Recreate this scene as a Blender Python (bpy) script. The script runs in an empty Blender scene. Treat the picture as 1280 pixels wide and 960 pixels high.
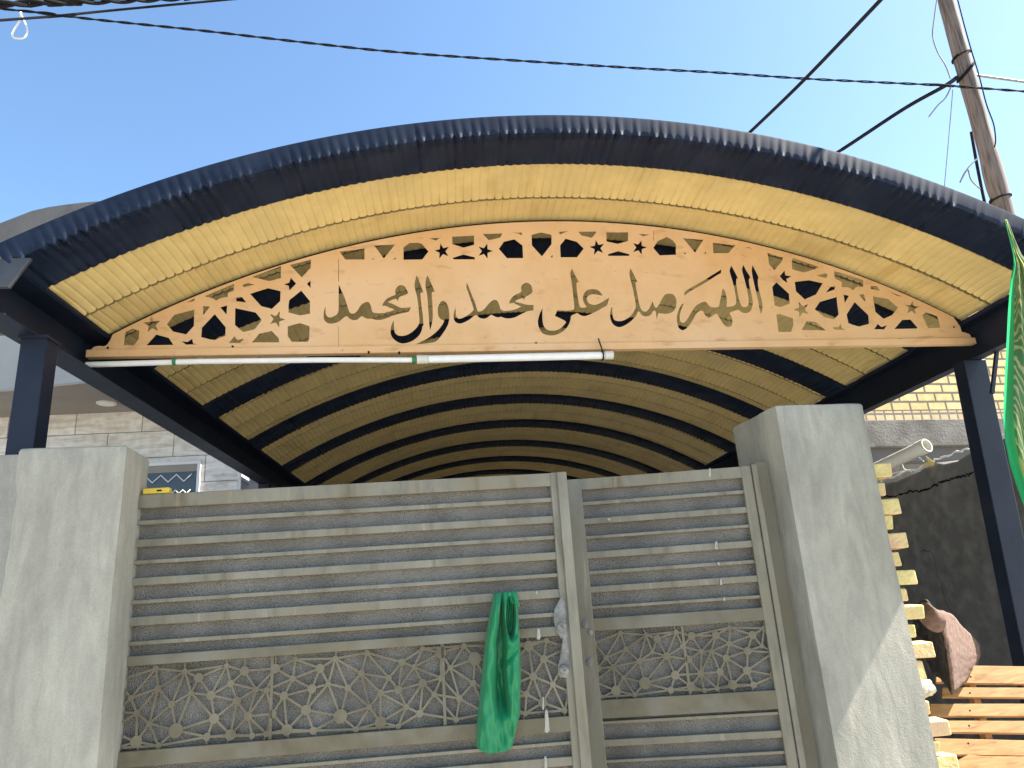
import bpy, bmesh, math, random
import numpy as np
from mathutils import Vector, Matrix
random.seed(7)
rng = np.random.default_rng(7)
scene = bpy.context.scene
COL = scene.collection

# ------------------------------------------------------------------ camera
F_PX, CX, CY, EYE = 895.0, 640.0, 480.0, 1.6
VZ = np.array([440 - CX, -2500 - CY, F_PX]); UPC = VZ / np.linalg.norm(VZ)
_f = np.array([0, 0, 1.0]); _Y = _f - UPC * UPC.dot(_f); _Y /= np.linalg.norm(_Y)
_X = np.cross(_Y, UPC)
RC = np.stack([_X, _Y, UPC])
if RC[0, 0] < 0: RC[0] *= -1
_a = math.radians(4.96)
RC = np.array([[math.cos(_a), math.sin(_a), 0], [-math.sin(_a), math.cos(_a), 0], [0, 0, 1]]) @ RC
CAM = np.array([0, 0, EYE])
cam = bpy.data.objects.new('camera', bpy.data.cameras.new('camera')); COL.objects.link(cam)
m = np.eye(4); m[:3, 0] = RC @ [1, 0, 0]; m[:3, 1] = RC @ [0, -1, 0]; m[:3, 2] = RC @ [0, 0, -1]; m[:3, 3] = CAM
cam.matrix_world = Matrix(m.tolist())
cam.data.sensor_fit = 'HORIZONTAL'; cam.data.sensor_width = 36; cam.data.lens = 36 * F_PX / 1280
cam.data.clip_start = 0.05; cam.data.clip_end = 2000
scene.camera = cam

# ------------------------------------------------------------------ light
SUN = Vector((0.66, -0.012, 0.76)).normalized()
SUN_EL = math.asin(SUN.z); SUN_AZ = math.atan2(SUN.x, SUN.y)
world = bpy.data.worlds.new('World'); scene.world = world; world.use_nodes = True
wn = world.node_tree.nodes; wl_ = world.node_tree.links
bg = wn['Background']
sky = wn.new('ShaderNodeTexSky'); sky.sky_type = 'NISHITA'; sky.sun_disc = False
sky.sun_elevation = SUN_EL; sky.sun_rotation = SUN_AZ
sky.air_density = 1.0; sky.dust_density = 0.7; sky.ozone_density = 0.6
hs = wn.new('ShaderNodeHueSaturation'); hs.inputs['Saturation'].default_value = 1.12; hs.inputs['Hue'].default_value = .497
wl_.new(sky.outputs[0], hs.inputs['Color']); wl_.new(hs.outputs[0], bg.inputs[0]); bg.inputs[1].default_value = 0.084
sun = bpy.data.objects.new('sun', bpy.data.lights.new('sun', 'SUN')); COL.objects.link(sun)
sun.data.energy = 5.0; sun.data.angle = math.radians(0.5); sun.data.color = (1.0, 0.94, 0.85)
sun.rotation_euler = SUN.to_track_quat('Z', 'Y').to_euler()
sun.location = (6, -2, 12)
scene.view_settings.view_transform = 'Standard'; scene.view_settings.look = 'None'
scene.view_settings.exposure = 1.95; scene.view_settings.gamma = 1.0
scene.cycles.max_bounces = 10; scene.cycles.diffuse_bounces = 6
scene.cycles.use_denoising = True

# ------------------------------------------------------------------ helpers
def ray(px, py): return RC @ np.array([px - CX, py - CY, F_PX])
def on_plane(px, py, p0, n):
    d = ray(px, py); return CAM + d * (np.dot(n, np.asarray(p0, float) - CAM) / np.dot(n, d))
def on_y(px, py, y): d = ray(px, py); return CAM + d * (y / d[1])
def on_x(px, py, x): d = ray(px, py); return CAM + d * (x / d[0])
def on_z(px, py, z): d = ray(px, py); return CAM + d * ((z - EYE) / d[2])

class MB:
    def __init__(s): s.v = []; s.f = []
    def add(s, vs, fs):
        k = len(s.v); s.v += [tuple(map(float, p)) for p in vs]; s.f += [tuple(i + k for i in f) for f in fs]; return s
    def hexa(s, p):
        """8 points: bottom ring 4, top ring 4 (counter-clockwise from above)"""
        return s.add(p, [(3, 2, 1, 0), (4, 5, 6, 7), (0, 1, 5, 4), (1, 2, 6, 5), (2, 3, 7, 6), (3, 0, 4, 7)])
    def box(s, a, b):
        x0, y0, z0 = a; x1, y1, z1 = b
        return s.hexa([(x0, y0, z0), (x1, y0, z0), (x1, y1, z0), (x0, y1, z0), (x0, y0, z1), (x1, y0, z1), (x1, y1, z1), (x0, y1, z1)])
    def bar(s, a, b, w, d, n=(0, 1, 0)):
        """rectangular bar from a to b, w across, d along the normal n"""
        a = Vector(a); b = Vector(b); n = Vector(n).normalized(); t = (b - a).normalized()
        c = t.cross(n).normalized(); n = c.cross(t).normalized()
        w2, d2 = c * w / 2, n * d / 2
        r = lambda p: [p - w2 - d2, p + w2 - d2, p + w2 + d2, p - w2 + d2]
        return s.hexa(r(a) + r(b))
    def tube(s, pts, r, n=8, caps=True):
        pts = [Vector(p) for p in pts]; rs = r if hasattr(r, '__len__') else [r] * len(pts)
        up = None; k = len(s.v); N = len(pts)
        for i, p in enumerate(pts):
            t = (pts[min(i + 1, N - 1)] - pts[max(i - 1, 0)]).normalized()
            if up is None:
                up = Vector((0, 0, 1)) if abs(t.z) < .9 else Vector((1, 0, 0))
            a = t.cross(up).normalized(); up = a.cross(t).normalized()
            for j in range(n):
                g = 2 * math.pi * j / n; q = p + (a * math.cos(g) + up * math.sin(g)) * rs[i]; s.v.append(tuple(q))
        for i in range(N - 1):
            for j in range(n):
                A = k + i * n + j; B = k + i * n + (j + 1) % n; s.f.append((A, B, B + n, A + n))
        if caps:
            s.f.append(tuple(k + j for j in range(n - 1, -1, -1))); s.f.append(tuple(k + (N - 1) * n + j for j in range(n)))
        return s
    def grid(s, P, closed=False):
        P = np.asarray(P, float); a, b = P.shape[:2]; k = len(s.v)
        s.v += [tuple(q) for q in P.reshape(-1, 3)]
        for i in range(a - 1):
            for j in range(b - 1 + (1 if closed else 0)):
                j2 = (j + 1) % b
                s.f.append((k + i * b + j, k + i * b + j2, k + (i + 1) * b + j2, k + (i + 1) * b + j))
        return s
    def build(s, name, mat, parent=None, smooth=False, local=False, bevel=0, solid=0, recalc=True, segs=2):
        me = bpy.data.meshes.new(name)
        V_ = np.array(s.v)
        o = bpy.data.objects.new(name, me); COL.objects.link(o)
        if parent is not None:
            if not local:
                inv = np.array(parent.matrix_basis.inverted())
                pl = parent
                if parent.parent is not None:
                    inv = np.array((parent.parent.matrix_basis @ parent.matrix_basis).inverted())
                V_ = V_ @ inv[:3, :3].T + inv[:3, 3]
            o.parent = parent
        else:
            lo, hi = V_.min(0), V_.max(0); c = np.array([(lo[0] + hi[0]) / 2, (lo[1] + hi[1]) / 2, lo[2]])
            V_ = V_ - c; o.location = c
        me.from_pydata(V_.tolist(), [], s.f)
        if recalc:
            bm = bmesh.new(); bm.from_mesh(me); bmesh.ops.recalc_face_normals(bm, faces=bm.faces); bm.to_mesh(me); bm.free()
        me.materials.append(mat)
        if smooth:
            for p in me.polygons: p.use_smooth = True
        me.set_sharp_from_angle(angle=math.radians(42))
        if solid:
            md = o.modifiers.new('thickness', 'SOLIDIFY'); md.thickness = solid; md.offset = 0
        if bevel:
            md = o.modifiers.new('bevel', 'BEVEL'); md.width = bevel; md.segments = segs; md.limit_method = 'ANGLE'; md.angle_limit = math.radians(40)
        return o

def tag(o, label=None, cat=None, group=None, kind=None):
    if label: o['label'] = label
    if cat: o['category'] = cat
    if group: o['group'] = group
    if kind: o['kind'] = kind
    return o
def thing(name, label, cat, loc, rz=0, group=None):
    o = bpy.data.objects.new(name, None); COL.objects.link(o); o.location = loc; o.rotation_euler = (0, 0, rz)
    o.empty_display_size = .1
    return tag(o, label, cat, group)

# ------------------------------------------------------------------ materials
def mat(name, c1, c2=None, scale=6, rough=.8, metal=0, bump=0, bscale=60, detail=8, stretch=(1, 1, 1), c3=None, s3=1.5,
        spec=.5, lo=.35, hi=.65, coord='Object', bdist=.01, rvar=0):
    m = bpy.data.materials.new(name); m.use_nodes = True; N = m.node_tree.nodes; L = m.node_tree.links
    b = N['Principled BSDF']; b.inputs['Roughness'].default_value = rough; b.inputs['Metallic'].default_value = metal
    b.inputs['Specular IOR Level'].default_value = spec
    tc = N.new('ShaderNodeTexCoord'); mp = N.new('ShaderNodeMapping'); L.new(tc.outputs[coord], mp.inputs[0]); mp.inputs['Scale'].default_value = stretch
    col = None
    if c2 is not None:
        n = N.new('ShaderNodeTexNoise'); n.inputs['Scale'].default_value = scale; n.inputs['Detail'].default_value = detail; n.inputs['Roughness'].default_value = .62
        L.new(mp.outputs[0], n.inputs['Vector'])
        r = N.new('ShaderNodeValToRGB'); r.color_ramp.elements[0].position = lo; r.color_ramp.elements[1].position = hi
        r.color_ramp.elements[0].color = (*c1, 1); r.color_ramp.elements[1].color = (*c2, 1)
        L.new(n.outputs[0], r.inputs[0]); col = r.outputs[0]
        if c3 is not None:
            n3 = N.new('ShaderNodeTexNoise'); n3.inputs['Scale'].default_value = s3; n3.inputs['Detail'].default_value = 5
            L.new(mp.outputs[0], n3.inputs['Vector'])
            r3 = N.new('ShaderNodeValToRGB'); r3.color_ramp.elements[0].position = .45; r3.color_ramp.elements[1].position = .68
            L.new(n3.outputs[0], r3.inputs[0])
            mx = N.new('ShaderNodeMix'); mx.data_type = 'RGBA'; L.new(r3.outputs[0], mx.inputs['Factor'])
            L.new(col, mx.inputs['A']); mx.inputs['B'].default_value = (*c3, 1); col = mx.outputs['Result']
        L.new(col, b.inputs['Base Color'])
        if rvar:
            mr = N.new('ShaderNodeMapRange'); L.new(n.outputs[0], mr.inputs[0]); mr.inputs[3].default_value = rough - rvar; mr.inputs[4].default_value = rough + rvar
            L.new(mr.outputs[0], b.inputs['Roughness'])
    else:
        b.inputs['Base Color'].default_value = (*c1, 1)
    if bump:
        n2 = N.new('ShaderNodeTexNoise'); n2.inputs['Scale'].default_value = bscale; n2.inputs['Detail'].default_value = 4
        L.new(mp.outputs[0], n2.inputs['Vector'])
        bp = N.new('ShaderNodeBump'); bp.inputs['Strength'].default_value = bump; bp.inputs['Distance'].default_value = bdist
        L.new(n2.outputs[0], bp.inputs['Height']); L.new(bp.outputs[0], b.inputs['Normal'])
    return m

M = {}
M['ground'] = mat('sandy_ground', (.29, .27, .235), (.38, .355, .31), 2.5, .95, bump=.4, bscale=25, c3=(.25, .235, .21), s3=.4)
M['cement'] = mat('cement_plaster', (.2, .195, .178), (.265, .258, .235), 5, .9, bump=.35, bscale=110, c3=(.31, .302, .28), s3=2.2, bdist=.004)
M['cement_dark'] = mat('cement_plaster_weathered', (.17, .165, .15), (.22, .212, .195), 6, .9, bump=.35, bscale=110, c3=(.27, .26, .23), s3=2, bdist=.004)
M['navy'] = mat('navy_painted_steel', (.004, .0085, .021), (.007, .0135, .03), 8, .5, bump=.05, bscale=40, c3=(.011, .017, .03), s3=3, rvar=.08, spec=.35)
M['navy_dull'] = mat('navy_crimped_steel', (.003, .008, .022), (.006, .014, .034), 14, .58, c3=(.012, .02, .04), s3=6, rvar=.1, spec=.22)
M['cream'] = mat('cream_roof_sheet', (.69, .525, .21), (.76, .585, .245), 11, .5, bump=.35, bscale=85, c3=(.62, .475, .2), s3=3, bdist=.003)
M['peach'] = mat('peach_painted_steel', (.63, .385, .18), (.7, .44, .215), 12, .55, c3=(.72, .49, .29), s3=1.6, bump=.12, bscale=14, lo=.3, hi=.7)
M['gate'] = mat('gate_primer_paint', (.165, .15, .107), (.29, .268, .205), 7, .6, metal=.1, bump=.15, bscale=60, c3=(.21, .18, .115), s3=3.5, bdist=.003, rvar=.12, stretch=(1.6, 1, .7), lo=.3, hi=.7)
M['gate_dirty'] = mat('gate_dusty_brown_paint', (.125, .106, .062), (.185, .162, .105), 6, .65, metal=.1, bump=.1, bscale=60, c3=(.22, .205, .16), s3=4, bdist=.003)
M['weld'] = mat('filler_and_weld', (.14, .135, .12), (.3, .29, .26), 24, .8, metal=0, bump=.6, bscale=90, bdist=.006)
M['white_paint'] = mat('white_plastic', (.78, .78, .76), (.84, .84, .82), 20, .4)
M['pvc'] = mat('dirty_white_pvc', (.6, .58, .5), (.72, .7, .63), 8, .5)
M['green_clip'] = mat('green_tape', (.02, .2, .08), None, rough=.5)
M['black'] = mat('black_rubber', (.006, .006, .007), (.012, .012, .013), 20, .85, spec=.15)
M['dried'] = mat('dried_paint', (.34, .33, .27), (.42, .41, .34), 30, .7)
M['wire_grey'] = mat('grey_wire', (.12, .12, .12), (.2, .2, .2), 20, .6)
M['concrete'] = mat('raw_concrete', (.15, .138, .12), (.21, .195, .172), 7, .92, bump=.5, bscale=40, c3=(.11, .1, .086), s3=4)
M['render_grey'] = mat('pale_grey_render', (.3, .3, .295), (.37, .37, .36), 2.5, .9, c3=(.32, .32, .31), s3=1.2)
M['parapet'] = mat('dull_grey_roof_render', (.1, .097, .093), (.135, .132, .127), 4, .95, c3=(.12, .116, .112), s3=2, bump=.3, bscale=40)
M['soffit'] = mat('brown_grey_soffit', (.28, .25, .22), (.335, .3, .265), 3, .9, c3=(.25, .225, .2), s3=1.5)
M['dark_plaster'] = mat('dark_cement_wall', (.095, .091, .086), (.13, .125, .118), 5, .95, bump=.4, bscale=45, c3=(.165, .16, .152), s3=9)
M['steel_white'] = mat('white_window_frame', (.7, .7, .7), None, rough=.45)
M['yard'] = mat('old_plaster', (.25, .235, .21), (.33, .31, .28), 3, .9)
M['yard_floor'] = mat('pale_yard_concrete', (.44, .43, .41), (.5, .49, .47), 3, .95)
M['skylit_navy'] = mat('skylit_navy_steel', (.03, .036, .046), (.045, .052, .063), 9, .5, c3=(.06, .065, .07), s3=5)
M['lattice'] = mat('rusty_olive_cut_metal', (.11, .09, .053), (.18, .153, .098), 9, .7, c3=(.24, .21, .145), s3=3)
M['lap'] = mat('shaded_lap_joint', (.2, .15, .06), (.34, .26, .11), 30, .8)
M['yellow_plastic'] = mat('yellow_plastic', (.75, .5, .05), (.8, .56, .07), 20, .5)
M['brick_lump'] = mat('yellow_brick', (.62, .5, .19), (.76, .63, .27), 18, .9, bump=1.0, bscale=55, c3=(.66, .42, .25), s3=9, bdist=.012)
M['mortar'] = mat('lumpy_mortar', (.3, .28, .2), (.62, .58, .42), 40, .95, bump=1, bscale=60)
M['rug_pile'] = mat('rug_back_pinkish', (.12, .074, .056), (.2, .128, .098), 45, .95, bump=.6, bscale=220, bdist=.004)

def plaster(name, base, seed=0.0):
    """trowelled cement: broad patches, vertical smears, grain and pale specks"""
    m = bpy.data.materials.new(name); m.use_nodes = True; N = m.node_tree.nodes; L = m.node_tree.links; p = N['Principled BSDF']
    p.inputs['Roughness'].default_value = .92; p.inputs['Specular IOR Level'].default_value = .25
    tc = N.new('ShaderNodeTexCoord')
    def noise(scale, st, det=6, dist=0):
        mp = N.new('ShaderNodeMapping'); mp.inputs['Scale'].default_value = st; mp.inputs['Location'].default_value = (seed, seed * 1.7, seed * .6); L.new(tc.outputs['Object'], mp.inputs[0])
        n = N.new('ShaderNodeTexNoise'); n.inputs['Scale'].default_value = scale; n.inputs['Detail'].default_value = det; n.inputs['Distortion'].default_value = dist; n.inputs['Roughness'].default_value = .6; L.new(mp.outputs[0], n.inputs['Vector']); return n.outputs[0]
    def ramp(src, lo, hi, a, b):
        q = N.new('ShaderNodeValToRGB'); q.color_ramp.elements[0].position = lo; q.color_ramp.elements[1].position = hi
        q.color_ramp.elements[0].color = (*[c * a for c in base], 1); q.color_ramp.elements[1].color = (*[c * b for c in base], 1); L.new(src, q.inputs[0]); return q.outputs[0]
    def g(src, lo, hi, a, b):
        q = N.new('ShaderNodeValToRGB'); q.color_ramp.elements[0].position = lo; q.color_ramp.elements[1].position = hi
        q.color_ramp.elements[0].color = (a, a, a, 1); q.color_ramp.elements[1].color = (b, b, b * .98, 1); L.new(src, q.inputs[0]); return q.outputs[0]
    def mul(a, b):
        x = N.new('ShaderNodeMix'); x.data_type = 'RGBA'; x.blend_type = 'MULTIPLY'; x.inputs['Factor'].default_value = 1; L.new(a, x.inputs['A']); L.new(b, x.inputs['B']); return x.outputs['Result']
    c = ramp(noise(2.4, (1, 1, .6), 5, .4), .36, .66, .84, 1.16)
    c = mul(c, g(noise(7, (1.6, 1.6, .35), 7, .8), .34, .66, .86, 1.1))
    c = mul(c, g(noise(30, (1, 1, .4), 5), .3, .7, .94, 1.05))
    c = mul(c, g(noise(150, (1, 1, 1), 3),   .3, .72, .91, 1.07))
    c = mul(c, g(noise(16, (1.6, 1.6, .25), 3, 2.0), .66, .74, 1.0, 1.12))
    c = mul(c, g(noise(3.1, (5, 5, .25), 4, .5), .3, .48, .9, 1.0))
    L.new(c, p.inputs['Base Color'])
    b1 = N.new('ShaderNodeBump'); b1.inputs['Strength'].default_value = .5; b1.inputs['Distance'].default_value = .012; L.new(noise(9, (1, 1, .5), 6, .6), b1.inputs['Height'])
    b2 = N.new('ShaderNodeBump'); b2.inputs['Strength'].default_value = .55; b2.inputs['Distance'].default_value = .003; L.new(noise(130, (1, 1, 1), 4), b2.inputs['Height']); L.new(b1.outputs[0], b2.inputs['Normal']); L.new(b2.outputs[0], p.inputs['Normal'])
    return m
M['cement'] = plaster('trowelled_cement', (.4, .38, .325), 1.3)
M['cement_right'] = plaster('trowelled_cement_grey', (.345, .33, .285), 6.1)
M['cement_dark'] = plaster('weathered_cement', (.29, .28, .25), 3.7)

def smudge(m, scale, st, lo, hi, dark):
    N = m.node_tree.nodes; L = m.node_tree.links; p = N['Principled BSDF']; old = p.inputs['Base Color'].links[0].from_socket
    tc = N.new('ShaderNodeTexCoord'); mp = N.new('ShaderNodeMapping'); mp.inputs['Scale'].default_value = st; mp.inputs['Rotation'].default_value = (0, .35, 0); L.new(tc.outputs['Object'], mp.inputs[0])
    n = N.new('ShaderNodeTexNoise'); n.inputs['Scale'].default_value = scale; n.inputs['Detail'].default_value = 6; L.new(mp.outputs[0], n.inputs['Vector'])
    q = N.new('ShaderNodeValToRGB'); q.color_ramp.elements[0].position = lo; q.color_ramp.elements[1].position = hi; q.color_ramp.elements[0].color = (1, 1, 1, 1); q.color_ramp.elements[1].color = (*dark, 1); L.new(n.outputs[0], q.inputs[0])
    x = N.new('ShaderNodeMix'); x.data_type = 'RGBA'; x.blend_type = 'MULTIPLY'; x.inputs['Factor'].default_value = 1; L.new(old, x.inputs['A']); L.new(q.outputs[0], x.inputs['B']); L.new(x.outputs['Result'], p.inputs['Base Color'])
smudge(M['peach'], 7, (1, 1, 2.6), .6, .74, (.8, .74, .68)); smudge(M['peach'], 34, (1, 1, 2), .66, .74, (.72, .66, .62))
smudge(M['cream'], 3, (3, .6, 3), .56, .72, (.86, .82, .74))
smudge(M['gate'], 5, (3.2, 1, .5), .55, .7, (.72, .68, .6)); smudge(M['gate'], 6, (5, 1, .35), .62, .68, (1.28, 1.28, 1.24))
def wood_mat(name, a, b, sx=.6, sz=14, dark=.55):
    m = bpy.data.materials.new(name); m.use_nodes = True; N = m.node_tree.nodes; L = m.node_tree.links; p = N['Principled BSDF']
    p.inputs['Roughness'].default_value = .75
    tc = N.new('ShaderNodeTexCoord'); mp = N.new('ShaderNodeMapping'); L.new(tc.outputs['Object'], mp.inputs[0]); mp.inputs['Scale'].default_value = (sx, sz, sz)
    n = N.new('ShaderNodeTexNoise'); n.inputs['Scale'].default_value = 5; n.inputs['Detail'].default_value = 8; n.inputs['Distortion'].default_value = .6; L.new(mp.outputs[0], n.inputs['Vector'])
    r = N.new('ShaderNodeValToRGB'); r.color_ramp.elements[0].position = .3; r.color_ramp.elements[1].position = .7
    r.color_ramp.elements[0].color = (*[c * dark for c in a], 1); r.color_ramp.elements[1].color = (*b, 1)
    e = r.color_ramp.elements.new(.45); e.color = (*a, 1)
    L.new(n.outputs[0], r.inputs[0]); L.new(r.outputs[0], p.inputs['Base Color'])
    bp = N.new('ShaderNodeBump'); bp.inputs['Strength'].default_value = .3; bp.inputs['Distance'].default_value = .004; L.new(n.outputs[0], bp.inputs['Height']); L.new(bp.outputs[0], p.inputs['Normal'])
    return m
M['pine'] = wood_mat('pale_pine_board', (.36, .185, .06), (.44, .25, .09), .8, 9, .6)
M['pole'] = wood_mat('weathered_pole_wood', (.12, .09, .078), (.2, .16, .14), 12, .5, .4)
# the pole's grain runs along z
mp_ = [n for n in M['pole'].node_tree.nodes if n.type == 'MAPPING'][0]; mp_.inputs['Scale'].default_value = (14, 14, .7)

def sheet_mat():
    m = bpy.data.materials.new('embossed_galvanised_sheet'); m.use_nodes = True; N = m.node_tree.nodes; L = m.node_tree.links; p = N['Principled BSDF']
    p.inputs['Metallic'].default_value = .35; p.inputs['Roughness'].default_value = .36; p.inputs['Specular IOR Level'].default_value = .4
    tc = N.new('ShaderNodeTexCoord')
    n = N.new('ShaderNodeTexNoise'); n.inputs['Scale'].default_value = 5; n.inputs['Detail'].default_value = 6; L.new(tc.outputs['Object'], n.inputs['Vector'])
    r = N.new('ShaderNodeValToRGB'); r.color_ramp.elements[0].color = (.185, .172, .147, 1); r.color_ramp.elements[1].color = (.275, .26, .228, 1); r.color_ramp.elements[0].position = .35; r.color_ramp.elements[1].position = .65
    L.new(n.outputs[0], r.inputs[0]); L.new(r.outputs[0], p.inputs['Base Color'])
    v = N.new('ShaderNodeTexNoise'); v.inputs['Scale'].default_value = 170; v.inputs['Detail'].default_value = 2.5; L.new(tc.outputs['Object'], v.inputs['Vector'])
    bp = N.new('ShaderNodeBump'); bp.inputs['Strength'].default_value = 1.0; bp.inputs['Distance'].default_value = .011; L.new(v.outputs[0], bp.inputs['Height']); L.new(bp.outputs[0], p.inputs['Normal'])
    return m
M['sheet'] = sheet_mat()

def brick_mat(name, c1, c2, mortar, bw, bh, ms=.012, coord='Object', swap=False, rough=.9, off=.5, mb=.0):
    m = bpy.data.materials.new(name); m.use_nodes = True; N = m.node_tree.nodes; L = m.node_tree.links; p = N['Principled BSDF']
    p.inputs['Roughness'].default_value = rough
    tc = N.new('ShaderNodeTexCoord'); sp = N.new('ShaderNodeSeparateXYZ'); cb = N.new('ShaderNodeCombineXYZ')
    L.new(tc.outputs[coord], sp.inputs[0]); L.new(sp.outputs[0], cb.inputs[0]); L.new(sp.outputs[2], cb.inputs[1])
    b = N.new('ShaderNodeTexBrick'); L.new(cb.outputs[0], b.inputs[0]); b.inputs['Scale'].default_value = 1
    b.inputs['Brick Width'].default_value = bw; b.inputs['Row Height'].default_value = bh; b.inputs['Mortar Size'].default_value = ms
    b.inputs['Color1'].default_value = (*c1, 1); b.inputs['Color2'].default_value = (*c2, 1); b.inputs['Mortar'].default_value = (*mortar, 1)
    b.inputs['Mortar Smooth'].default_value = mb; b.offset = off
    n = N.new('ShaderNodeTexNoise'); n.inputs['Scale'].default_value = 14; n.inputs['Detail'].default_value = 8; L.new(tc.outputs[coord], n.inputs['Vector'])
    mx = N.new('ShaderNodeMix'); mx.data_type = 'RGBA'; mx.blend_type = 'MULTIPLY'; mx.inputs['Factor'].default_value = .45
    r = N.new('ShaderNodeValToRGB'); r.color_ramp.elements[0].color = (.55, .5, .45, 1); r.color_ramp.elements[1].color = (1, 1, 1, 1); r.color_ramp.elements[0].position = .3; r.color_ramp.elements[1].position = .6
    L.new(n.outputs[0], r.inputs[0]); L.new(b.outputs['Color'], mx.inputs['A']); L.new(r.outputs[0], mx.inputs['B']); L.new(mx.outputs['Result'], p.inputs['Base Color'])
    bp = N.new('ShaderNodeBump'); bp.inputs['Strength'].default_value = .8; bp.inputs['Distance'].default_value = .008; bp.invert = True
    L.new(b.outputs['Fac'], bp.inputs['Height']); L.new(bp.outputs[0], p.inputs['Normal'])
    return m
M['bricks'] = brick_mat('cream_brickwork', (.74, .58, .28), (.66, .47, .2), (.16, .14, .11), .225, .098, .012)
M['rowlock'] = brick_mat('cream_rowlock_bricks', (.68, .52, .29), (.6, .43, .24), (.2, .18, .15), .113, .2, .011, off=0)
def stone_mat():
    m = brick_mat('veined_stone_cladding', (.85, .83, .8), (.76, .74, .71), (.28, .27, .25), .62, .26, .004)
    N = m.node_tree.nodes; L = m.node_tree.links; p = N['Principled BSDF']
    tc = [n for n in N if n.type == 'TEX_COORD'][0]
    mp = N.new('ShaderNodeMapping'); mp.inputs['Scale'].default_value = (1.1, 1, 9); mp.inputs['Rotation'].default_value = (0, .08, 0); L.new(tc.outputs['Object'], mp.inputs[0])
    n = N.new('ShaderNodeTexNoise'); n.inputs['Scale'].default_value = 2.2; n.inputs['Detail'].default_value = 9; n.inputs['Distortion'].default_value = .9; L.new(mp.outputs[0], n.inputs['Vector'])
    r = N.new('ShaderNodeValToRGB'); r.color_ramp.elements[0].position = .32; r.color_ramp.elements[1].position = .6
    r.color_ramp.elements[0].color = (.68, .62, .55, 1); r.color_ramp.elements[1].color = (1, 1, 1, 1)
    L.new(n.outputs[0], r.inputs[0])
    old = p.inputs['Base Color'].links[0].from_socket
    mx = N.new('ShaderNodeMix'); mx.data_type = 'RGBA'; mx.blend_type = 'MULTIPLY'; mx.inputs['Factor'].default_value = .85
    L.new(old, mx.inputs['A']); L.new(r.outputs[0], mx.inputs['B']); L.new(mx.outputs['Result'], p.inputs['Base Color'])
    return m
M['stone'] = stone_mat()

def satin(name, c, c2, trans=.25, pattern=False):
    m = bpy.data.materials.new(name); m.use_nodes = True; N = m.node_tree.nodes; L = m.node_tree.links; p = N['Principled BSDF']
    p.inputs['Base Color'].default_value = (*c, 1); p.inputs['Roughness'].default_value = .42; p.inputs['Sheen Weight'].default_value = .1
    out = [n for n in N if n.type == 'OUTPUT_MATERIAL'][0]
    t = N.new('ShaderNodeBsdfTranslucent'); t.inputs[0].default_value = (*c2, 1)
    mx = N.new('ShaderNodeMixShader'); mx.inputs[0].default_value = trans
    L.new(p.outputs[0], mx.inputs[1]); L.new(t.outputs[0], mx.inputs[2]); L.new(mx.outputs[0], out.inputs[0])
    if pattern:
        tc = N.new('ShaderNodeTexCoord')
        mp = N.new('ShaderNodeMapping'); mp.inputs['Rotation'].default_value = (0, .6, 0); mp.inputs['Scale'].default_value = (9, 9, 3.2); L.new(tc.outputs['Object'], mp.inputs[0])
        w = N.new('ShaderNodeTexWave'); w.inputs['Scale'].default_value = 1.6; w.inputs['Distortion'].default_value = 9; w.inputs['Detail'].default_value = 3; w.inputs['Detail Scale'].default_value = 1.2
        L.new(mp.outputs[0], w.inputs[0])
        r = N.new('ShaderNodeValToRGB'); r.color_ramp.elements[0].position = .62; r.color_ramp.elements[1].position = .8
        r.color_ramp.elements[0].color = (.09, .24, .09, 1); r.color_ramp.elements[1].color = (.5, .5, .22, 1)
        L.new(w.outputs[0], r.inputs[0]); L.new(r.outputs[0], p.inputs['Base Color']); L.new(r.outputs[0], t.inputs[0])
    n = N.new('ShaderNodeTexNoise'); n.inputs['Scale'].default_value = 400; bp = N.new('ShaderNodeBump'); bp.inputs['Strength'].default_value = .1
    L.new(n.outputs[0], bp.inputs['Height']); L.new(bp.outputs[0], p.inputs['Normal'])
    return m
M['satin'] = satin('green_satin', (.004, .24, .085), (.01, .4, .12), .12)
M['flag_green'] = satin('green_flag_border', (.02, .33, .13), (.05, .62, .25), .6)
M['flag_print'] = satin('green_flag_print', (.08, .3, .09), (.1, .4, .1), .6, True)

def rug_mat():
    m = mat('rug_pattern_shaded', (.008, .006, .007), (.02, .016, .017), 30, .95, bump=.8, bscale=200, c3=(.07, .058, .058), s3=26, bdist=.004)
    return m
M['rug_dark'] = rug_mat()  # shade inside the curl is painted into this near-black pattern
m = bpy.data.materials.new('window_glass_dark'); m.use_nodes = True; p = m.node_tree.nodes['Principled BSDF']
p.inputs['Base Color'].default_value = (.05, .065, .08, 1); p.inputs['Roughness'].default_value = .08; M['glass'] = m
m = bpy.data.materials.new('downlight_diffuser'); m.use_nodes = True; p = m.node_tree.nodes['Principled BSDF']
p.inputs['Base Color'].default_value = (.85, .84, .8, 1); M['diffuser'] = m

# ------------------------------------------------------------------ setting
g = MB(); n = 24; xs = np.linspace(-150, 150, n); ys = np.linspace(-150, 150, n)
g.grid([[(x, y, 0) for x in xs] for y in ys])
tag(g.build('ground', M['ground']), kind='structure')

yf_ = MB().box((-2.0, 3.3, .004), (3.4, 14.5, .03))  # unseen floor, pale tone chosen to bounce light up under the canopy
tag(yf_.build('yard_floor', M['yard_floor']), kind='structure')

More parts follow.
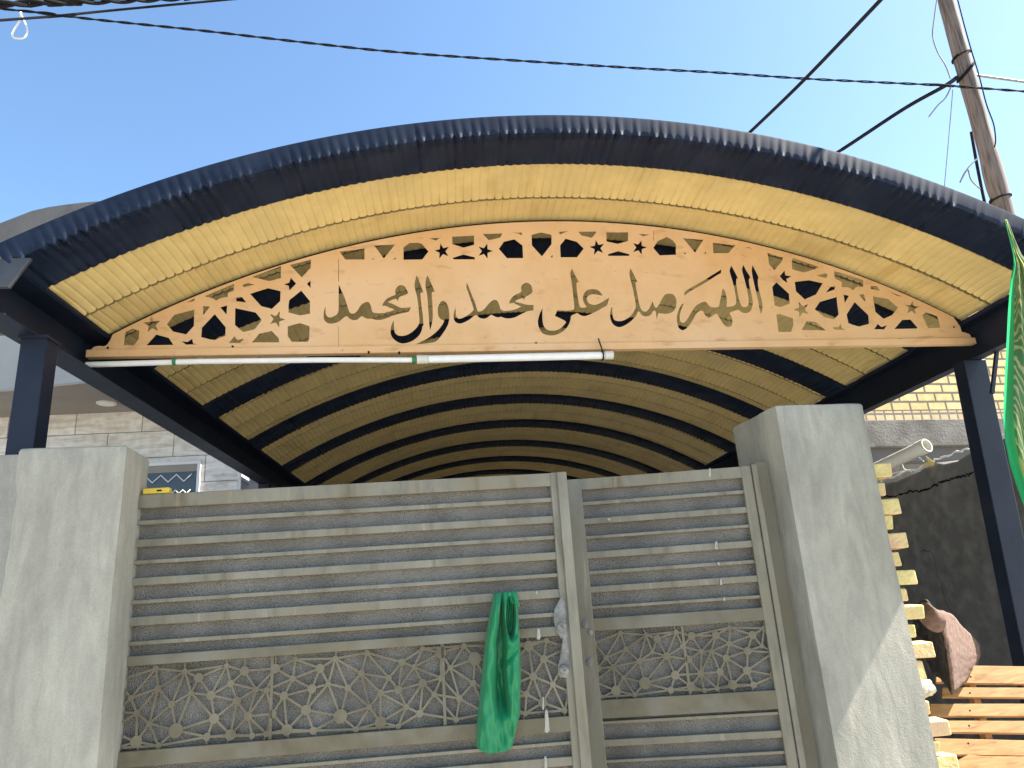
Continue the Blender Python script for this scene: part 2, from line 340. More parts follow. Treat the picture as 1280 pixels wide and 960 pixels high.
# ------------------------------------------------------------------ masonry pillars
WK = .09
def rough_block(foot, z0, z1, mat_, name, parent, seed, chip=.006, nz=26, nx=7, top_drop=None):
    """plastered pillar on a four-cornered footprint with hand-made, slightly wavy faces"""
    r = np.random.default_rng(seed)
    ring = []
    for i in range(4):
        a = np.array(foot[i]); b = np.array(foot[(i + 1) % 4])
        for k in range(nx): ring.append(a + (b - a) * k / nx)
    ring = np.array(ring); c = ring.mean(0)
    ph = r.uniform(0, 6.28, 8); mb = MB(); rows = []
    R_ = .014
    zs = list(np.linspace(z0, z1 - R_, nz)) + [z1 - R_ * .3, z1]
    for zi, z in enumerate(zs):
        ins = 0 if zi < nz else (R_ * .3 if zi == nz else R_)
        row = []
        for i, q in enumerate(ring):
            d = (q - c); d /= np.linalg.norm(d)
            corner = (i % nx == 0)
            w = chip * (math.sin(2.3 * z + ph[i % 8]) * .5 + math.sin(5.1 * z + ph[(i * 3) % 8]) * .35) + r.normal(0, chip * .22)
            p = q + d * (w - ins - (R_ * .45 if corner else 0))
            dz = 0
            if top_drop is not None and zi >= nz - 1: dz = -top_drop(q)
            row.append((p[0], p[1], z + dz))
        rows.append(row)
    mb.grid(rows, closed=True)
    top = rows[-1]; k = len(mb.v); mb.v.append((c[0], c[1], z1 - .004)); base = k - len(top)
    for i in range(len(top)): mb.f.append((base + i, base + (i + 1) % len(top), k))
    return mb.build(name, mat_, parent, smooth=True)

def pillar_foot(tl, tr, k0, depth):
    pl = lambda p: on_plane(p[0], p[1], (0, k0, 0), np.array([-WK, 1, 0]))
    a, b = pl(tl), pl(tr); nrm = np.array([-WK, 1, 0]); nrm = nrm / np.linalg.norm(nrm) * depth
    return [a[:2], b[:2], (b + nrm)[:2], (a + nrm)[:2]], (a[2] + b[2]) / 2
fL, zL = pillar_foot((21.6, 559), (159.4, 557.5), 2.935 + .162, .29)
t = thing('gate_pillar', 'pale grey cement gate pillar left of the gate, wide and fully in shade', 'pillar', (fL[0][0] + .2, fL[0][1], 0), group='gate pillars')
rough_block(fL, -.05, zL, M['cement'], 'plastered_shaft', t, 3)
# the wall running on to the left
a = on_y(-2, 569, 2.94)
w = rough_block([(-4.6, 2.70), (-1.60, 2.957), (-1.62, 3.2), (-4.6, 2.95)], -.05, a[2], M['cement_dark'], 'boundary_wall', None, 9, nx=12)
tag(w, 'low grey plastered boundary wall behind the left edge of the left pillar', 'wall')

fR, zR = pillar_foot((968.4, 508), (1078, 501.6), 3.3 - .135, .47)
t = thing('gate_pillar', 'grey cement gate pillar with yellow bricks sticking out of its right side', 'pillar', (fR[0][0] + .24, fR[0][1], 0), group='gate pillars')
PR = t
rough_block(fR, -.05, zR, M['cement_right'], 'plastered_shaft', t, 5)
# toothed brick edge: every other course sticks out
teeth = [(1096, 579, 597, 17), (1104, 623, 643, 20), (1113, 666, 686, 20), (1122, 711, 731, 22), (1132, 756, 775, 22), (1142, 802, 823, 25), (1163, 899, 922, 23), (1170, 944, 966, 26)]
small = [(1099, 603, 620, 7), (1107, 644, 662, 8), (1117, 690, 708, 7), (1126, 735, 751, 7), (1136, 780, 798, 8), (1146, 826, 850, 8), (1152, 876, 894, 8), (1166, 926, 942, 8)]
yb = fR[1][1] + .035
for (x, y0, y1, w_) in teeth + small:
    a = on_y(x, y1, yb); b = on_y(x + w_, y0, yb)
    mb = MB(); x0 = fR[1][0] - .05; x1 = b[0]
    d = .1
    j = lambda s=.004: rng.uniform(-s, s)
    z0, z1 = a[2], b[2]
    mb.hexa([(x0, yb, z0), (x1 + j(), yb + j(), z0 + j()), (x1 + j(), yb + d, z0 + j()), (x0, yb + d, z0), (x0, yb, z1), (x1 + j(), yb + j(), z1 + j()), (x1 + j(), yb + d, z1 + j()), (x0, yb + d, z1)])
    o = mb.build('projecting_brick', M['brick_lump'], PR, bevel=.006)
a = on_y(1150, 872, yb); b = on_y(1176, 852, yb)
mb = MB(); bm = bmesh.new(); bmesh.ops.create_icosphere(bm, subdivisions=3, radius=1)
cc = (a + b) / 2
for v in bm.verts:
    s = 1 + .18 * math.sin(7 * v.co.x + 3 * v.co.z) * math.cos(6 * v.co.y) + rng.normal(0, .03)
    v.co = Vector((cc[0] - .02 + max(-1, min(1, v.co.x * 1.25)) * .062 * s, yb + .06 + v.co.y * .05, cc[2] + max(-.8, min(.8, v.co.z)) * .045 * s))
mb.add([v.co for v in bm.verts], [[v.index for v in f.verts] for f in bm.faces]); bm.free()
mb.build('mortar_lump', M['mortar'], PR)

# ------------------------------------------------------------------ gate
def seg_cross(p, q, r, s):
    o = lambda a, b, c: (b[0] - a[0]) * (c[1] - a[1]) - (b[1] - a[1]) * (c[0] - a[0])
    return o(p, q, r) * o(p, q, s) < -1e-9 and o(r, s, p) * o(r, s, q) < -1e-9
TILE = [(.06, .82, 1.0), (.15, .62, .8), (.07, .47, 1.1), (.03, .25, .8), (.2, .45, .9), (.28, .3, .8), (.21, .1, 1.5), (.09, .04, .7), (.3, .95, .8), (.33, .7, .9), (.43, .52, .9), (.46, .2, 1.8), (.37, .04, .8),
        (.5, .9, .8), (.6, .8, 1.2), (.67, .58, 1.2), (.55, .62, .7), (.7, .3, 1.3), (.66, .08, 1.0), (.77, .93, .7), (.8, .7, .9), (.84, .5, 1.1), (.82, .1, 1.4), (.9, .84, 1.2), (.92, .3, 1.1), (.96, .6, .8), (.95, .06, .8)]
def star_mesh(W, H, tile_w, seed, thick=.004):
    """cut-metal strip of discs joined by spokes, filling 0..W x 0..H"""
    r = np.random.default_rng(seed); pts = []
    nt = int(math.ceil(W / tile_w)) + 1
    for k in range(nt):
        fl = (k % 2 == 1)
        for (u, v, s) in TILE:
            uu = (1 - u) if fl else u; vv = (1 - v) if (k % 3 == 2) else v
            x = (k + uu) * tile_w - .04 + r.normal(0, .004); z = vv * H + r.normal(0, .003)
            if -.05 < x < W + .05: pts.append((x, min(max(z, .006), H - .006), s * .0155))
    mb = MB(); n = len(pts); E = []
    cand = sorted((math.hypot(pts[i][0] - pts[j][0], pts[i][1] - pts[j][1]), i, j) for i in range(n) for j in range(i) if math.hypot(pts[i][0] - pts[j][0], pts[i][1] - pts[j][1]) < H * .62)
    for d, i, j in cand:
        if all(not seg_cross(pts[i], pts[j], pts[a], pts[b]) for a, b in E if min(pts[a][0], pts[b][0]) < max(pts[i][0], pts[j][0]) and max(pts[a][0], pts[b][0]) > min(pts[i][0], pts[j][0])): E.append((i, j))
    for i, (a, b) in enumerate(E):
        dy = .0003 * (i % 4)
        mb.bar((pts[a][0], dy, pts[a][1]), (pts[b][0], dy, pts[b][1]), .0085, thick)
    for i, (x, z, s) in enumerate(pts):
        # edge spokes down to the rails
        if z < H * .16: mb.bar((x, .0011, z), (x + r.normal(0, .006), .0011, -.004), .006, thick)
        if z > H * .84: mb.bar((x, .0011, z), (x + r.normal(0, .006), .0011, H + .004), .006, thick)
        k = 10; y0, y1 = -thick * .75 - .0002 * (i % 3), thick * .5
        ring = [(x + s * math.cos(6.283 * q / k), z + s * math.sin(6.283 * q / k)) for q in range(k)]
        mb.add([(p[0], y0, p[1]) for p in ring] + [(p[0], y1, p[1]) for p in ring],
               [tuple(range(k)), tuple(range(2 * k - 1, k - 1, -1))] + [(q, (q + 1) % k, (q + 1) % k + k, q + k) for q in range(k)])
    return mb

def leaf(label, A, B, ztop, zs, stiles, tile_w, seed, panels):
    """gate leaf from A to B (plan points); zs = list of (kind, z_low, z_high), z in metres from the ground"""
    A = np.array(A); B = np.array(B); W = np.linalg.norm(B - A); rz = math.atan2(B[1] - A[1], B[0] - A[0])
    t = thing('gate_leaf', label, 'gate', (A[0], A[1], 0), rz, 'gate leaves')
    sl, sr = stiles; D = .045
    mb = MB().box((sl - .004, .012, .1), (W - sr + .004, .0145, ztop - .02)); mb.build('backing_sheet', M['sheet'], t, local=True)
    st = MB()
    for x0, x1, nm in ((0, sl, 'stile'), (W - sr, W, 'stile')):
        MB().box((x0, -D / 2, .05), (x1, D / 2, ztop)).build(nm, M['gate'], t, local=True, bevel=.003)
    for kind, z0, z1 in zs:
        if kind == 'lattice':
            Wn = W - sl - sr
            s = star_mesh(Wn, z1 - z0, tile_w, seed)
            s.v = [(v[0] + sl, v[1] - .006, v[2] + z0) for v in s.v]
            for u in panels:
                s.bar((sl + u * Wn, -.006, z0 - .003), (sl + u * Wn, -.006, z1 + .003), .012, .006)
            s.build('star_lattice', M['lattice'], t, local=True)
        else:
            dp = {'rail': D / 2 - .0015, 'wide': .017, 'thin': .014}[kind]
            MB().box((sl - .0015, -dp, z0), (W - sr + .0015, .0105, z1)).build({'rail': 'rail', 'wide': 'wide_slat', 'thin': 'thin_slat'}[kind], M['gate_dirty'] if (kind == 'rail' and z1 < ztop - .2) else M['gate'], t, local=True, bevel=.002)
    return t, W, rz

def zat(px, py, A, B):
    A = np.array(A); B = np.array(B); d = B - A; return on_plane(px, py, (A[0], A[1], 0), np.array([-d[1], d[0], 0]))[2]
LA = (on_y(183, 640, 3.19)[0] - .11, 3.195); LB = (on_y(704, 600, 3.19)[0], 3.19)
zz = lambda y: zat(400, y, LA, LB)
ztl = (zat(195, 619, LA, LB) + zat(700, 590.2, LA, LB)) / 2
L_rows = [('rail', 624, 607), ('thin', 644, 638.5), ('wide', 671, 662), ('thin', 692, 687), ('wide', 718, 708.5), ('thin', 740.5, 735.5), ('wide', 767, 756), ('thin', 791, 785.6), ('rail', 815.6, 803.5), ('lattice', 919, 815.6), ('rail', 939, 919), ('thin', 956, 951.5)]
zs = [(k, zz(a), zz(b)) for k, a, b in L_rows]
zs[0] = ('rail', zs[0][1], ztl - .0015)
zl = zs[-1][1]; pit = .076; i = 0
while zl > .35:
    zl -= pit; zs.append(('wide' if i % 2 == 0 else 'thin', zl, zl + (.033 if i % 2 == 0 else .018))); i += 1
zs.append(('rail', .1, .16))
GL, WL, rzL = leaf('wide left gate leaf of grey slats with a star lattice band and green cloth', LA, LB, ztl, zs, (.055, .062), .6, 11, (.335, .72))
# welding strip on the meeting edge and filler patches
zq = lambda y: zat(692, y, LA, LB)
MB().box((WL - .062 + .03, -.036, .05), (WL + .012, -.0235, ztl - .001)).build('meeting_strip', M['gate'], GL, local=True, bevel=.003)
def blob(points, parent, name, mt, y=-.026, th=.006, seed=1, zc=.0):
    """flat hand-smeared patch with a lumpy edge, x along the leaf"""
    r = np.random.default_rng(seed); mb = MB(); k = len(points)
    P = np.array(points); c = P.mean(0); rows = []
    for s, h in ((1, 0), (.9, .7), (.55, 1), (.0, 1.05)):
        rows.append([(c[0] + (p[0] - c[0]) * s + r.normal(0, .0012), y - th * h * (1 + r.normal(0, .15)), c[1] + (p[1] - c[1]) * s + r.normal(0, .0012)) for p in P])
    mb.grid(rows, closed=True)
    return mb.build(name, mt, parent, local=True, smooth=True)
def loc_leaf(px, py, A, B, off=.0):
    A_ = np.array(A); B_ = np.array(B); d = (B_ - A_) / np.linalg.norm(B_ - A_)
    q = on_plane(px, py, (A_[0] + d[1] * off, A_[1] - d[0] * off, 0), np.array([-d[1], d[0], 0]))
    return ((q[0] - A_[0]) * d[0] + (q[1] - A_[1]) * d[1], q[2])
pxs = [(703, 743), (697, 752), (692, 762), (691, 775), (694, 790), (702, 800), (703, 812), (699, 826), (696, 838), (699, 845), (708, 846), (712, 838), (711, 815), (709, 795), (708, 770), (706, 752)]
blob([loc_leaf(x, y, LA, LB) for x, y in pxs], GL, 'filler_patch', M['weld'], y=-.0235, seed=4)
for cx, cy, rr in ((701, 783, 7), (704, 836, 7)):
    blob([loc_leaf(cx + rr * math.cos(q), cy + rr * math.sin(q), LA, LB) for q in np.linspace(0, 6.28, 10)[:-1]], GL, 'weld_lump', M['weld'], y=-.027, th=.013, seed=int(cy))
drips = [(671, 738, 743, 3), (673, 785, 800, 4), (679, 870, 888, 2), (683, 886, 916, 4), (682, 945, 975, 3)]
for i, (x, y0, y1, w_) in enumerate(drips):
    P = [(x - w_ / 2, y0 + 2), (x, y0), (x + w_ / 2, y0 + 2), (x + w_ * .7, y1 - 3), (x + w_ * .2, y1), (x - w_ * .6, y1 - 2)]
    blob([loc_leaf(*q, LA, LB, .022) for q in P], GL, 'paint_drip', M['dried'], y=-.0225, th=.0015, seed=i)

RA = (on_y(708, 604, 3.58)[0], 3.58); RB = (on_y(936, 579, 3.44)[0], 3.44)
zz2 = lambda y: zat(800, y, RA, RB)
ztr = (zat(722, 602.5, RA, RB) + zat(925, 580.5, RA, RB)) / 2
R_rows = [('rail', 607.5, 593), ('thin', 627, 622.5), ('wide', 651, 643.5), ('thin', 669.3, 665.5), ('wide', 694, 685.5), ('thin', 714, 709.5), ('wide', 737, 729), ('thin', 757.5, 753.5), ('rail', 785, 769), ('lattice', 871.5, 785), ('rail', 895, 871.5), ('thin', 902.5, 898.5), ('wide', 930.5, 921.5), ('thin', 951, 947)]
zs = [(k, zz2(a), zz2(b)) for k, a, b in R_rows]; zs[0] = ('rail', zs[0][1], ztr - .0015)
zl = zs[-1][1]; i = 0
while zl > .35:
    zl -= .078; zs.append(('wide' if i % 2 == 0 else 'thin', zl, zl + (.033 if i % 2 == 0 else .016))); i += 1
zs.append(('rail', .1, .16))
GR, WR, rzR = leaf('narrow right gate leaf standing ajar between the left leaf and the right pillar', RA, RB, ztr, zs, (.072, .05), .55, 23, (.52,))
MB().box((WR + .002, -.034, .05), (WR + .03, .02, ztr + .004)).build('hinge_strip', M['gate'], GR, local=True, bevel=.003)
for i, (x, y, rr) in enumerate([(731, 780, 4), (737, 827, 4), (738, 790, 3)]):
    blob([loc_leaf(x + rr * math.cos(q), y + rr * 1.4 * math.sin(q), RA, RB) for q in np.linspace(0, 6.28, 10)[:-1]], GR, 'weld_lump', M['weld'], y=-.0225, th=.008, seed=40 + i)
for i, (x, y0, y1, w_) in enumerate([(761, 647, 651, 5), (887, 585, 597, 2), (895, 676, 687, 2.6), (898, 702, 707, 2.4), (901, 722, 732, 2.6), (905, 746, 752, 2)]):
    P = [(x - w_ / 2, y0 + 2), (x, y0), (x + w_ / 2, y0 + 2), (x + w_ * .7, y1 - 2), (x + w_ * .2, y1), (x - w_ * .6, y1 - 2)]
    blob([loc_leaf(*q, RA, RB, .017) for q in P], GR, 'paint_drip', M['dried'], y=-.0225, th=.0015, seed=70 + i)
# steel jamb post against the right pillar
a = on_y(941, 576, 3.45); 
tag(MB().box((a[0] + .005, 3.46, 0), (fR[0][0] - .005, 3.56, ztr + .02)).build('gate_jamb', M['gate']), 'dark steel hinge jamb squeezed between the narrow gate leaf and the right pillar', 'jamb')
# small yellow plastic piece on the top of the left leaf
a = on_y(189, 618, 3.195); b = on_y(213, 612, 3.195)
mb = MB().box((a[0] - .03, 3.18, ztl + .001), (b[0], 3.215, ztl + .026)); 
t = thing('spirit_level', 'small yellow plastic level lying on the top rail beside the left pillar', 'tool', (b[0] - .05, 3.195, ztl + .001))
mb.build('body', M['yellow_plastic'], t, bevel=.003)
MB().box((b[0] - .05, 3.1785, ztl + .010), (b[0] - .03, 3.181, ztl + .017)).build('bubble_window', M['black'], t)

# ------------------------------------------------------------------ green cloth on the gate
def gp(px, py, off):
    x, z = loc_leaf(px, py, LA, LB, off); return x, z
NU, NVv = 90, 110
def cloth_edges(v):
    ys = [741, 760, 800, 850, 900, 936]
    l = np.interp(v, [0, .1, .3, .55, .8, 1], [617, 613, 607, 602, 597, 594.5]); r = np.interp(v, [0, .1, .3, .55, .8, 1], [645, 646.5, 649.5, 650.5, 649, 640])
    y = 741 + v * 190; return l, r, y
def sm(a, b, x): t_ = min(1, max(0, (x - a) / (b - a))); return t_ * t_ * (3 - 2 * t_)
rows = []
for i in range(NVv + 1):
    v = i / NVv; l, r, y = cloth_edges(v); row = []
    for j in range(NU + 1):
        u = j / NU
        px = l + (r - l) * u; py = y + (5 * math.sin(u * 3.1) if v > .9 else 0) * (v - .9) * 10 + (-3 * (1 - v) * (u - .3) if v < .2 else 0)
        # relief of the hanging cloth: a long left lobe, a dark core, a looped swag with a tongue of cloth below it
        xi = np.interp(py, [741, 800, 850, 880, 936], [627, 619.5, 618, 619.5, 624])
        lobe = (1 - sm(xi - 1.5, xi + 3.5, px)) * (1 - .35 * ((px - (l + xi) / 2) / max(4, (xi - l) / 2)) ** 2)
        xt = np.interp(py, [741, 770, 800, 830, 860, 890, 936], [624, 626.5, 630, 629, 630.5, 634, 637])
        hole = (1 - sm(.75, 1.1, math.hypot((px - 637.5) / 6.0, (py - 769) / 29))) * sm(743, 750, py)
        tongue = sm(xt - 2, xt + 4, px) * (1 - .25 * ((px - (r + xt) / 2) / max(4, (r - xt) / 2)) ** 2)
        shut = sm(866, 900, py + ((px - 627) / 9) ** 2 * 6)
        h = max(.1 * lobe, .08 * tongue * (1 - hole)); h = h + (max(h, .075) - h) * shut
        h += .022 * math.exp(-((py - 803 - ((px - 638) / 7) ** 2 * -5) / 5.5) ** 2) * tongue - .02 * math.exp(-((py - 818 + (px - 638) * 1.2) / 6) ** 2) * tongue
        h += .014 * math.exp(-((px - 641 + (py - 830) * .06) / 2.5) ** 2) * sm(815, 840, py) * (1 - sm(880, 920, py))
        h += .006 * math.sin(px * 1.15 + py * .05) * (1 - sm(750, 800, py)) + .005 * math.sin(px * .55 - py * .09) * sm(800, 860, py) + .003 * math.sin(py * .19 + px * .3)
        h *= .25 + .75 * sm(0, .1, u) * sm(0, .09, 1 - u)
        h *= .3 + .7 * sm(738, 765, py)
        x, z = gp(px, py, .03)
        row.append((x, -.03 - max(h, -.004), z))
    rows.append(row)
def leaf_world(rows, rz, A):
    c, s = math.cos(rz), math.sin(rz); P = np.array(rows)
    return np.stack([A[0] + c * P[..., 0] - s * P[..., 1], A[1] + s * P[..., 0] + c * P[..., 1], P[..., 2]], -1)
base = leaf_world([[rows[-1][NU // 2]]], rzL, LA)[0, 0]
t = thing('tied_cloth', 'bright green satin cloth knotted to a slat of the wide gate leaf', 'cloth', tuple(base))
mb = MB(); mb.grid(leaf_world(rows, rzL, LA)); mb.build('hanging_cloth', M['satin'], t, smooth=True, solid=.002, recalc=False)
kx, kz = gp(642, 745, .03)
mb = MB(); pts = []
for q in np.linspace(0, 2 * math.pi * 1.8, 40): pts.append((kx + .011 * math.cos(q), -.035 - .004 * q / 3, kz - .012 + .014 * math.sin(q)))
mb.tube(leaf_world([pts], rzL, LA)[0], .009, 8)
for dx, dz in ((.012, .016), (-.006, .022), (.02, -.045)):
    mb.tube(leaf_world([[(kx, -.04, kz), (kx + dx * .6, -.048, kz + dz * .7), (kx + dx, -.044, kz + dz)]], rzL, LA)[0], [.008, .009, .003], 8)
mb.build('knot', M['satin'], t, smooth=True)

# ------------------------------------------------------------------ canopy
XC, ZC, R0 = .72, -1.03, 4.745
SK = .0687
XL, XR = -1.76, 3.14
PH0 = math.asin((XL - .003 - XC) / R0); PH1 = math.asin((XR + .003 - XC) / R0)
canopy = thing('arched_canopy', 'long arched car canopy, cream sheet underside, navy crimped ribs and fascia', 'canopy', (XC, 3.0, 0))
PITCH = .043
NC = int(R0 * (PH1 - PH0) / PITCH)
def arc_pt(ph, r, y): x = XC + r * math.sin(ph); return (x, y + SK * (x - XC), ZC + r * math.cos(ph))
def crimp(k, per=6):
    """-1..1 crimp wave with a sharp fold"""
    u = (k % per) / per; return 2 * abs(2 * u - 1) ** 1.6 - 1
def crimped_strip(section, amp_r, amp_y, name, parent, per=6, mt=None, smooth=False, r0=R0):
    n = NC * per; r_ = np.random.default_rng(len(name)); jit = r_.normal(0, 1, NC + 2)
    rows = []
    for i in range(n + 1):
        ph = PH0 + (PH1 - PH0) * i / n; w = crimp(i, per) * (1 + .5 * jit[i // per]); jj = 1
        rows.append([arc_pt(ph, r0 + dr + ar * amp_r * w * jj, y + ay * amp_y * w * jj) for (y, dr, ar, ay) in section])
    mb = MB(); mb.grid(rows); return mb.build(name, mt or M['navy_dull'], parent, smooth=smooth, recalc=False)
# front fascia: crimped channel bent to the arch
YL = 2.895
crimped_strip([(YL + .06, .088, 0, 0), (YL, .09, 0, 0), (YL - .001, .08, .05, .05), (YL, .02, 0, .09), (YL, .006, .2, .3), (YL + .003, -.006, .8, .9), (YL + .013, -.009, 1.4, .8), (YL + .03, -.003, .5, .2), (YL + .045, -.007, 1.2, .3), (YL + .07, -.003, .4, 0), (YL + .15, -.002, .25, 0), (YL + .22, -.003, .5, 0), (YL + .25, -.005, 1.1, .4), (YL + .262, -.004, 1.0, .8), (YL + .268, .03, .5, .8)],
              .0055, .006, 'fascia', canopy)
# inner ribs
rib_y = []
rib_y = [3.98 + i * 1.16 for i in range(8)]
for y in rib_y:
    crimped_strip([(y, .03, 0, 0), (y, -.012, .4, .6), (y + .02, -.02, 1, 0), (y + .14, -.018, .3, 0), (y + .27, -.02, 1, 0), (y + .285, -.012, .4, .6), (y + .285, .03, 0, 0)], .004, .004, 'rib', canopy, per=4)
# roof sheet
y0, y1 = YL + .255, rib_y[-1] + 1.2
prof = []; y = y0; PAN = .335
while y < y1:
    for dy, dr, a in ((0, -.003, 1.3), (.004, .045, 1.), (.013, .05, 1.), (.018, .0, 1.2), (.03, .003, .8), (.06, .002, .6), (.1, .007, .6), (.17, .009, .55), (.24, .007, .6), (.28, .002, .7), (.3, .003, .8), (.32, -.001, 1.2)): prof.append((y + dy, dr, a))
    y += PAN
per = 8; n = NC * per; k = np.arange(n + 1); ph = PH0 + (PH1 - PH0) * k / n
wv = 2 * np.abs(2 * ((k % per) / per) - 1) ** 5 - 1
jit = rng.normal(0, .25, (n // per + 2, len(prof))); pr = np.array(prof)
rr = R0 + .012 + pr[None, :, 1] + .0034 * pr[None, :, 2] * wv[:, None] * (1 + jit[k // per]) + .003 * np.sin(ph * 9)[:, None] * np.sin(pr[None, :, 0] * 3.1)
X = XC + rr * np.sin(ph)[:, None]; Z = ZC + rr * np.cos(ph)[:, None]; Y = pr[None, :, 0] + SK * (X - XC)
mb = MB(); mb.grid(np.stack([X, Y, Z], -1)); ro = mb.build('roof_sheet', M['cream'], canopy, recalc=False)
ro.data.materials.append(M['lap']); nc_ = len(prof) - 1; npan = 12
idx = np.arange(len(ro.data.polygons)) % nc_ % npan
ro.data.polygons.foreach_set('material_index', np.where((idx <= 3) | (idx == npan - 1), 1, 0).astype(np.int32) * (idx != npan - 1))  # seam shadow painted on the groove faces as a darker colour
ymax = y1
# side beams: steel channels opening inward
def channel(x_web, x_lip, z0, z1, ya, yb, nm):
    t_ = .006; mb = MB(); s = 1 if x_lip > x_web else -1
    lo = lambda a, b: (min(a, b), max(a, b))
    x0, x1 = lo(x_web, x_web + s * t_); mb.box((x0, ya, z0), (x1, yb, z1))
    x0, x1 = lo(x_web + s * t_, x_lip); mb.box((x0, ya, z0), (x1, yb, z0 + t_)); mb.box((x0, ya, z1 - t_), (x1, yb, z1))
    return mb.build(nm, M['navy'], canopy)
ysk = lambda y, x: y + SK * (x - XC)
channel(-1.872, XL + .015, 2.80, 3.012, ysk(YL, -1.8) + .02, ymax - .3, 'side_beam')
channel(3.20, XR - .015, 2.806, 3.035, ysk(YL, 3.15) + .02, ymax, 'side_beam')
# eave trims and the end plate of the left beam
yf = ysk(YL, -1.7)
pts = [on_y(*p, yf - .004) for p in ((-14, 324), (37.5, 322.3), (25, 338), (9.5, 358.5), (-14, 359))]
mb = MB(); k = len(pts); mb.add([p for p in pts] + [p + np.array([0, .02, 0]) for p in pts], [tuple(range(k)), tuple(range(2 * k - 1, k - 1, -1))] + [(i, (i + 1) % k, (i + 1) % k + k, i + k) for i in range(k)])
mb.build('beam_end_plate', M['skylit_navy'], canopy)  # sky reflection on the plate is put into its paler colour
MB().box((-1.93, yf + .03, 2.99), (-1.874, ymax - .3, 3.06)).build('eave_gutter', M['navy'], canopy)
MB().box((3.204, ysk(YL, 3.2) + .03, 3.0), (3.27, ymax, 3.07)).build('eave_gutter', M['navy'], canopy)
# thin angle along the sheet edge
for x, z in ((XL + .016, 3.016), (XR - .016, 3.04)):
    MB().box((x - .004, ysk(YL, x) + .05, z - .004), (x + .004, ymax - .4, z + .012)).build('edge_angle', M['navy_dull'], canopy)
# posts (front pair placed as seen, the others behind)
pa = on_y(36, 470, 2.98)
MB().box((pa[0] - .053, 2.98, 1.2), (pa[0] + .053, 3.075, 2.7985)).build('post', M['navy'], canopy, bevel=.004)
MB().box((pa[0] - .06, 2.97, 2.786), (pa[0] + .06, 3.085, 2.7995)).build('post_cap', M['navy'], canopy)
a, b = on_y(1221, 462, 3.9), on_y(1276, 725, 3.9)
dirv = (b - a) / (b[2] - a[2])
top = a + dirv * (2.804 - a[2]); bot = a + dirv * (0 - a[2]) ; bot[0] = min(bot[0], top[0] + .2)
mb = MB(); wx, wy = .072, .05
mb.hexa([(bot[0] - wx, 3.9, 0), (bot[0] + wx, 3.9, 0), (bot[0] + wx, 4.0, 0), (bot[0] - wx, 4.0, 0), (top[0] - wx, 3.9, top[2]), (top[0] + wx, 3.9, top[2]), (top[0] + wx, 4.0, top[2]), (top[0] - wx, 4.0, top[2])])
mb.build('post', M['navy'], canopy, bevel=.004)
for y in (6.9, 10.2):
    MB().box((-1.87, y, 0), (-1.77, y + .1, 2.7985)).build('post', M['navy'], canopy, bevel=.004)
    if y > 8: MB().box((3.12, y, 0), (3.2, y + .1, 2.804)).build('post', M['navy'], canopy, bevel=.004)
# bracket stub beside the left post
MB().box((-2.6, 2.985, 2.835), (-1.874, 3.06, 2.945)).build('side_bracket', M['gate'], canopy, bevel=.004)
# thin strut on the right in front of the brickwork
a = on_z(1246, 439, 2.812); b = on_y(1240, 492, a[1])
MB().bar(a, b, .018, .018).build('hanger_rod', M['navy'], canopy)

